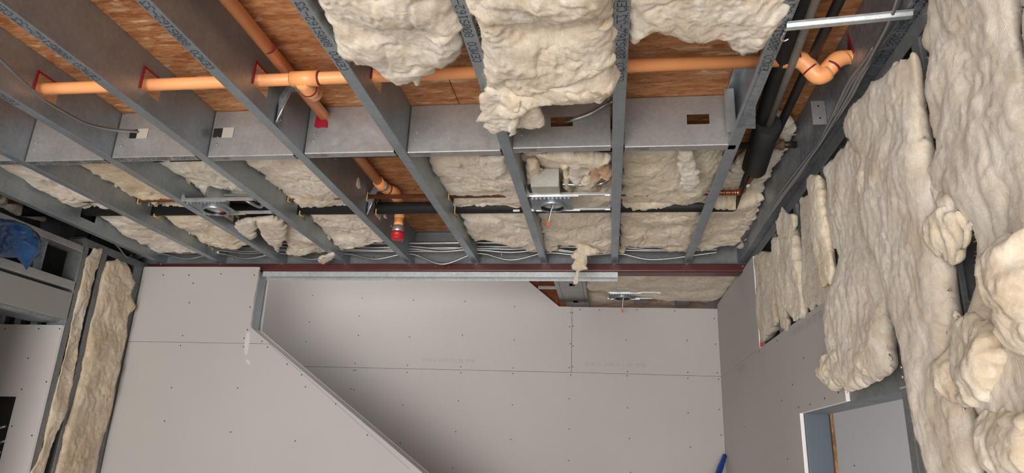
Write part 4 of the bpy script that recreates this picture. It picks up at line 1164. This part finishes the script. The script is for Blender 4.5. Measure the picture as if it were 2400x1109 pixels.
# peach tangle and lumps by the light with the plug
for k, (px, tn) in enumerate((([(1380, 384), (1415, 378), (1434, 390), (1432, 410), (1420, 408), (1405, 398), (1402, 430), (1412, 436), (1398, 448), (1388, 420), (1378, 400)], (.88, .62, .42)),
                              ([(1360, 410), (1375, 400), (1390, 412), (1396, 436), (1390, 450), (1376, 444), (1362, 452), (1345, 448), (1352, 430)], (1, .93, .8)),
                              ([(1334, 372), (1370, 378), (1376, 398), (1360, 420), (1345, 428), (1332, 410)], (.95, .91, .88)),
                              ([(1232, 372), (1262, 376), (1266, 398), (1250, 420), (1236, 428)], (1, .93, .78)),
                              ([(1255, 362), (1330, 360), (1400, 360), (1425, 366), (1410, 380), (1380, 382), (1340, 376), (1300, 374)], (1.04, 1.0, .92)),
                              ([(1318, 378), (1330, 380), (1332, 420), (1336, 440), (1328, 446), (1322, 420)], (1, .93, .76)))):
    fluff('wool_lump', zb(px, H + .07 - .008 * (k % 3)), (0, 0, -1), .03, .02, seed=80 + k, tint=tn, rag=.007, rim=.022, parent=b6, rough=.6)
# hanging tuft over the beam
yt = 3.60
ty = lambda px, y: [at(a, b, y=y) for a, b in px]
fluff('hanging_tuft', ty([(1340, 565), (1368, 572), (1395, 583), (1404, 592), (1390, 598), (1376, 600), (1376, 615), (1372, 632), (1358, 636), (1342, 632), (1340, 622), (1350, 612), (1344, 600), (1346, 590), (1354, 584), (1345, 574)], yt), (0, -1, 0), .022, .02, seed=90, tint=(1, .95, .84), rag=.006, rim=.018, parent=b6f, udir=(0, 0, 1), rough=.5)
fluff('hanging_tuft', ty([(1352, 630), (1357, 632), (1356, 648), (1350, 660), (1344, 668), (1348, 655), (1350, 645)], yt), (0, -1, 0), .004, .003, res=.002, seed=91, tint=GRY, rag=.002, rim=.005, parent=b6f, udir=(0, 0, 1), rough=.1)

# front bay batts
wool_thing(fluff('insulation_batt', zb([(690, -140), (749, -5), (772, 19), (770, 28), (785, 66), (787, 102), (801, 125), (818, 134), (832, 123), (836, 126), (842, 143), (850, 128), (884, 150), (914, 174), (929, 186), (950, 176), (958, 184), (967, 176), (980, 193), (990, 189), (992, 167), (1011, 165), (1022, 148), (1037, 148), (1041, 157), (1052, 146), (1077, 114), (1085, 91), (1079, 70), (1086, 53), (1086, 34), (1069, 0), (1050, -140)], H + .03),
    (0, 0, -1), .055, .05, seed=101, tint=(1.06, 1.04, 1.0), rag=.015, rim=.06, rough=1.3), 'fluffy white batt bulging low between two joists, just above the orange pipe')
fb = wool_thing(fluff('insulation_batt', zb([(1095, -140), (1104, 0), (1127, 40), (1133, 115), (1139, 179), (1142, 215), (1170, 236), (1215, 238), (1252, 222), (1280, 212), (1300, 208), (1378, 208), (1416, 216), (1434, 203), (1449, 189), (1439, 176), (1455, 164), (1440, 130), (1440, 0), (1446, -140)], H + .015),
    (0, 0, -1), .055, .05, seed=104, tint=(1.05, 1.0, .91), rag=.012, rim=.05, rough=1.5, fold=lambda U, V: .03 * np.clip(np.sin((U + .4 * V) * 14), 0, 1)), 'big cream batt sagging out of its bay with a torn tail below the joists')
fluff('folded_flap', zb([(1095, -140), (1104, 0), (1118, 45), (1128, 56), (1180, 50), (1240, 52), (1330, 30), (1370, 26), (1405, 36), (1438, 30), (1438, 0), (1440, -140)], H - .035), (0, 0, -1), .022, .02, seed=106, tint=(.98, .96, .90), rag=.006, rim=.03, parent=fb, rough=.8)
fluff('folded_flap', zb([(1175, 150), (1230, 115), (1300, 80), (1365, 40), (1425, 45), (1436, 100), (1430, 150), (1340, 180), (1290, 205), (1240, 218), (1200, 215)], H - .02), (0, 0, -1), .035, .02, seed=107, tint=(1.05, 1.0, .90), rag=.008, rim=.05, parent=fb, rough=.9)
fluff('torn_tail', zb([(1142, 205), (1129, 228), (1133, 251), (1130, 262), (1113, 287), (1139, 281), (1133, 297), (1148, 299), (1162, 310), (1185, 300), (1192, 303), (1197, 317), (1205, 300), (1214, 294), (1263, 300), (1273, 288), (1269, 260), (1246, 234), (1225, 225)], H - .03), (0, 0, -1), .018, .018, seed=108, tint=(1.04, 1.0, .93), rag=.005, rim=.02, parent=fb, rough=.6)
fluff('torn_tail', zb([(1212, 232), (1222, 236), (1219, 270), (1213, 295), (1204, 313), (1196, 317), (1197, 298), (1205, 265)], H - .055), (0, 0, -1), .012, .008, res=.003, seed=109, tint=(1.05, 1.02, .97), rag=.003, rim=.012, parent=fb, rough=.3)
fluff('torn_tail', zb([(1294, 204), (1306, 205), (1312, 215), (1313, 232), (1312, 246), (1308, 236), (1303, 247), (1298, 236), (1295, 231), (1300, 220)], H - .02), (0, 0, -1), .010, .008, res=.003, seed=110, tint=WHT, rag=.003, rim=.012, parent=fb, rough=.3)
wool_thing(fluff('insulation_batt', zb([(1465, -140), (1464, 0), (1475, 57), (1473, 82), (1483, 100), (1490, 92), (1501, 80), (1536, 64), (1570, 78), (1604, 90), (1615, 93), (1630, 81), (1676, 72), (1706, 72), (1712, 95), (1721, 104), (1744, 123), (1750, 110), (1740, 91), (1768, 102), (1793, 87), (1802, 76), (1818, 40), (1840, 0), (1900, -140)], H + .035),
    (0, 0, -1), .05, .05, seed=112, tint=(1.05, 1.02, .96), rag=.014, rim=.05, rough=1.2), 'white batt with a shaggy hem above the bare strand board and orange pipe')

# right wall batts: outlines on the stud plane, facing the room
def wall(px, label, x=RW - .004, front=.035, seed=1, tint=CRM, parent=None, name='insulation_batt', **kw):
    if name != 'bulged_lump': x = x - front * .6
    kw.setdefault('back', .018 + front * .4); front = front * (.4 if name != 'bulged_lump' else 1)
    pts = [at(a, b, x=x) for a, b in px]
    kw.setdefault('rim', .03); kw.setdefault('rag', .009); kw.setdefault('rough', .7); kw.setdefault('fuzz', .55)
    if name == 'bulged_lump': kw['rough'] = 1.5; kw['rag'] = .022; kw['back'] = .03; kw['rim'] = .03
    ob = fluff(name, pts, (-1, 0, 0), front, kw.pop('back', .05), seed=seed, tint=tint, parent=parent, udir=(0, 0, 1), **kw)
    return wool_thing(ob, label) if label else ob
RT = (.97, .94, .90)
wall([(1768, 602), (1785, 592), (1808, 595), (1811, 640), (1820, 755), (1800, 778), (1784, 802), (1776, 740), (1772, 700), (1762, 690)], 'narrow grey-tan batt against the white cut drywall edge at the far corner', x=RW, front=.018, seed=131, tint=(.84, .80, .72), back=.06)
wall([(1812, 562), (1826, 552), (1829, 640), (1836, 700), (1844, 775), (1832, 768), (1822, 700), (1816, 640)], 'thin strip of wool squeezed beside a far stud', x=RW - .01, front=.02, seed=132, tint=(.92, .88, .80), rim=.02)
b = wall([(1832, 560), (1838, 545), (1858, 530), (1866, 560), (1873, 640), (1882, 735), (1868, 748), (1855, 740), (1838, 715), (1828, 640)], 'light plump batt with a shredded top between far studs', x=RW - .01, front=.03, seed=133, tint=(.99, .94, .85), rim=.025)
wall([(1818, 520), (1832, 490), (1845, 502), (1858, 505), (1860, 535), (1848, 548), (1830, 560), (1822, 548)], None, x=RW - .03, front=.02, seed=134, tint=CRM, parent=b, name='torn_flap', rag=.012)
wall([(1876, 470), (1895, 462), (1912, 520), (1930, 640), (1952, 690), (1925, 712), (1905, 722), (1888, 720), (1882, 640)], 'grey-tan batt of blotchy wool above the drywall edge', x=RW, front=.02, seed=135, tint=(.84, .81, .74))
wall([(1891, 418), (1900, 408), (1920, 408), (1926, 450), (1931, 494), (1940, 570), (1949, 645), (1945, 662), (1928, 668), (1914, 600), (1906, 550), (1900, 487)], 'upright smooth yellowish strip of wool standing proud of the wall', x=RW - .04, front=.03, seed=136, tint=(1.03, .97, .84), rough=.3, rim=.03)
b4 = wall([(1952, 379), (1975, 350), (2010, 320), (2050, 350), (2065, 500), (2068, 650), (2074, 700), (2080, 811), (2090, 878), (2032, 893), (1990, 905), (1960, 900), (1951, 868), (1948, 814), (1944, 737), (1945, 690), (1955, 650), (1966, 600), (1948, 560), (1940, 520), (1947, 429), (1934, 397)], 'tall batt drooping over the doorway header beside the new drywall', x=RW - .012, front=.05, seed=137, tint=RT, rim=.05)
wall([(1950, 845), (1968, 812), (1995, 800), (2020, 815), (2050, 800), (2062, 775), (2074, 860), (2074, 882), (2032, 893), (1985, 906), (1950, 898), (1930, 882), (1936, 850)], None, x=RW - 0.040, front=0.030, seed=138, tint=(1.0, .95, .85), parent=b4, name='bulged_lump', rim=.06, rough=1.2)
b5 = wall([(2139, 131), (2098, 158), (2038, 205), (1984, 270), (1976, 299), (2000, 340), (2022, 371), (2014, 404), (2020, 470), (2026, 545), (2045, 590), (2064, 624), (2078, 675), (2095, 750), (2109, 788), (2132, 862), (2147, 958), (2164, 1040), (2184, 1130), (2296, 1130), (2280, 1040), (2268, 954), (2240, 900), (2225, 833), (2232, 745), (2215, 624), (2210, 560), (2192, 483), (2178, 394), (2154, 245)], 'long batt peeling off the studs with a pale rolled edge, beside the doorway', x=RW - .03, front=.05, seed=139, tint=RT, rim=.05, rough=.6)
wall([(2014, 404), (2022, 392), (2040, 470), (2055, 545), (2075, 605), (2082, 660), (2098, 740), (2118, 800), (2140, 880), (2155, 960), (2190, 1130), (2178, 1130), (2148, 955), (2131, 862), (2108, 790), (2094, 750), (2077, 678), (2062, 626), (2042, 595), (2022, 548)], None, x=RW - .062, front=.014, seed=140, tint=(1.0, .94, .83), parent=b5, name='rolled_edge', rim=.012, rag=.006, rough=.3, back=.03)
wall([(2165, 530), (2180, 500), (2215, 488), (2250, 508), (2262, 540), (2245, 575), (2228, 620), (2215, 610), (2205, 590), (2180, 600), (2160, 570)], None, x=RW - 0.075, front=0.022, seed=141, tint=(1.03, .96, .84), parent=b5, name='bulged_lump', rim=.05, rag=.006)
wall([(2130, 640), (2150, 600), (2190, 590), (2215, 625), (2232, 740), (2200, 790), (2150, 780), (2125, 710)], None, x=RW - 0.060, front=0.018, seed=142, tint=(.98, .93, .85), parent=b5, name='bulged_lump', rim=.07, rag=.006)
b6w = wall([(2205, -160), (2190, 0), (2183, 50), (2167, 105), (2188, 127), (2186, 158), (2172, 223), (2188, 288), (2199, 356), (2186, 396), (2190, 440), (2205, 487), (2255, 500), (2291, 530), (2296, 566), (2290, 602), (2292, 675), (2270, 740), (2260, 800), (2280, 900), (2290, 951), (2312, 995), (2318, 1087), (2330, 1130), (2620, 1130), (2560, 700), (2440, 300), (2384, 140), (2370, 50), (2340, -160)], 'huge shaggy batt filling the nearest stud bay beside the dark bare stud', x=RW - .02, front=.05, seed=143, tint=RT, rim=.05, rough=.75)
wall([(2165, 422), (2180, 405), (2205, 440), (2240, 470), (2262, 500), (2290, 510), (2285, 545), (2255, 560), (2230, 530), (2200, 480), (2178, 450)], None, x=RW - 0.060, front=0.025, seed=144, tint=(1, .94, .86), parent=b6w, name='bulged_lump', rim=.04)
wall([(2246, 752), (2228, 800), (2195, 835), (2180, 862), (2187, 899), (2213, 936), (2250, 950), (2290, 945), (2330, 900), (2350, 820), (2330, 750), (2290, 735)], None, x=RW - 0.070, front=0.035, seed=145, tint=(1.02, .97, .87), parent=b6w, name='bulged_lump', rim=.07, rag=.010, rough=1.3)
wall([(2340, 600), (2362, 560), (2420, 540), (2480, 700), (2460, 830), (2390, 830), (2350, 760), (2335, 690)], None, x=RW - 0.070, front=0.030, seed=146, tint=(1.02, .97, .89), parent=b6w, name='bulged_lump', rim=.07, rag=.010, rough=1.2)
wall([(2295, 985), (2340, 975), (2420, 990), (2440, 1130), (2320, 1130), (2303, 1050)], None, x=RW - 0.065, front=0.025, seed=147, tint=(1, .95, .86), parent=b6w, name='bulged_lump', rim=.05, rag=.010)
wall([(2398, 60), (2410, 0), (2460, -100), (2700, 200), (2680, 700), (2560, 500), (2440, 240), (2402, 140)], 'edge of a batt beyond the dark gap at the near stud', x=RW - .03, front=.04, seed=148, tint=RT)

# left wall batts
lwall = lambda px, label, seed, tint, front=.035, **kw: wool_thing(fluff('insulation_batt', [at(a, b, x=LW + .012) for a, b in px], (1, 0, 0), .012, .025, spk=.4, seed=seed, tint=tint, rag=.007, rim=.025, udir=(0, 0, 1), **kw), label)
lwall([(252, 612), (275, 608), (300, 622), (306, 645), (316, 662), (304, 692), (316, 718), (298, 740), (296, 790), (282, 842), (268, 900), (262, 960), (246, 1010), (231, 1060), (220, 1130), (128, 1130), (158, 1000), (190, 880), (213, 770), (233, 690), (243, 640)], 'broad tan batt between the corner studs beside the front drywall', 151, (.95, .86, .72), rough=.8)
lwall([(206, 604), (222, 584), (238, 583), (238, 605), (222, 640), (212, 690), (198, 740), (187, 790), (179, 850), (169, 900), (157, 960), (138, 1000), (116, 1060), (98, 1130), (62, 1130), (100, 1060), (120, 960), (152, 850), (178, 720), (193, 660)], 'narrow ragged batt beside the pale drywall panel edge', 152, (.97, .90, .79), front=.04, rough=.8)

# passage ceiling batts beyond the beam
pz = lambda px, z: [at(a, b, z=z) for a, b in px]
wool_thing(fluff('insulation_batt', pz([(1378, 640), (1372, 668), (1385, 678), (1400, 676), (1430, 682), (1480, 686), (1520, 694), (1545, 694), (1560, 700), (1610, 700), (1660, 705), (1690, 690), (1735, 655), (1740, 630)], H + .02), (0, 0, -1), .03, .04, seed=161, tint=(.95, .90, .82), rough=.7, rag=.008), 'broad cream batt over the passage beyond the red beam')
wool_thing(fluff('insulation_batt', pz([(1374, 680), (1440, 690), (1500, 700), (1560, 706), (1640, 712), (1682, 716), (1685, 735), (1378, 735)], H + .075), (0, 0, -1), .03, .04, seed=162, tint=(.92, .84, .72), rough=.7, rag=.008), 'tan batt tucked above the passage light along the far drywall')

# ------------------------------------------------------------------ blue items
bs = fluff('plastic_film', [at(a, b, x=-2.80) for a, b in ((-70, 505), (0, 512), (30, 516), (62, 530), (88, 548), (96, 572), (88, 600), (70, 612), (62, 634), (52, 618), (40, 606), (0, 604), (-70, 610))], (1, -.25, 0), .05, .03, spk=0, res=.008, seed=171, rough=1.2, rag=.003, rim=.05, fuzz=0, udir=(0, 1, 0), material=BLUE, fold=lambda U, V: .02 * np.sin(U * 26 + V * 14))
bs['label'] = 'crumpled blue plastic film bagged over the wall header'; bs['category'] = 'film'
rod = thing('tool_pole', 'blue tapered pole tip leaning in the corner of the passage', 'pole')
e0, e1 = at(1699, 1068, y=4.72), at(1678, 1125, y=4.60)
dv = (e1 - e0) / np.linalg.norm(e1 - e0)
MB().tube([e0, e0 + dv * .01, e0 + dv * .08, e0 + dv * .085, e1 + dv * 1.2], [.010, .014, .017, .019, .021], 14).build('pole', BLUER, rod)
MB().tube([e0 - dv * .006, e0 + dv * .004], [.008, .0145], 14).build('end_cap', mat('blue_cap', (.003, .03, .18), .4), rod)
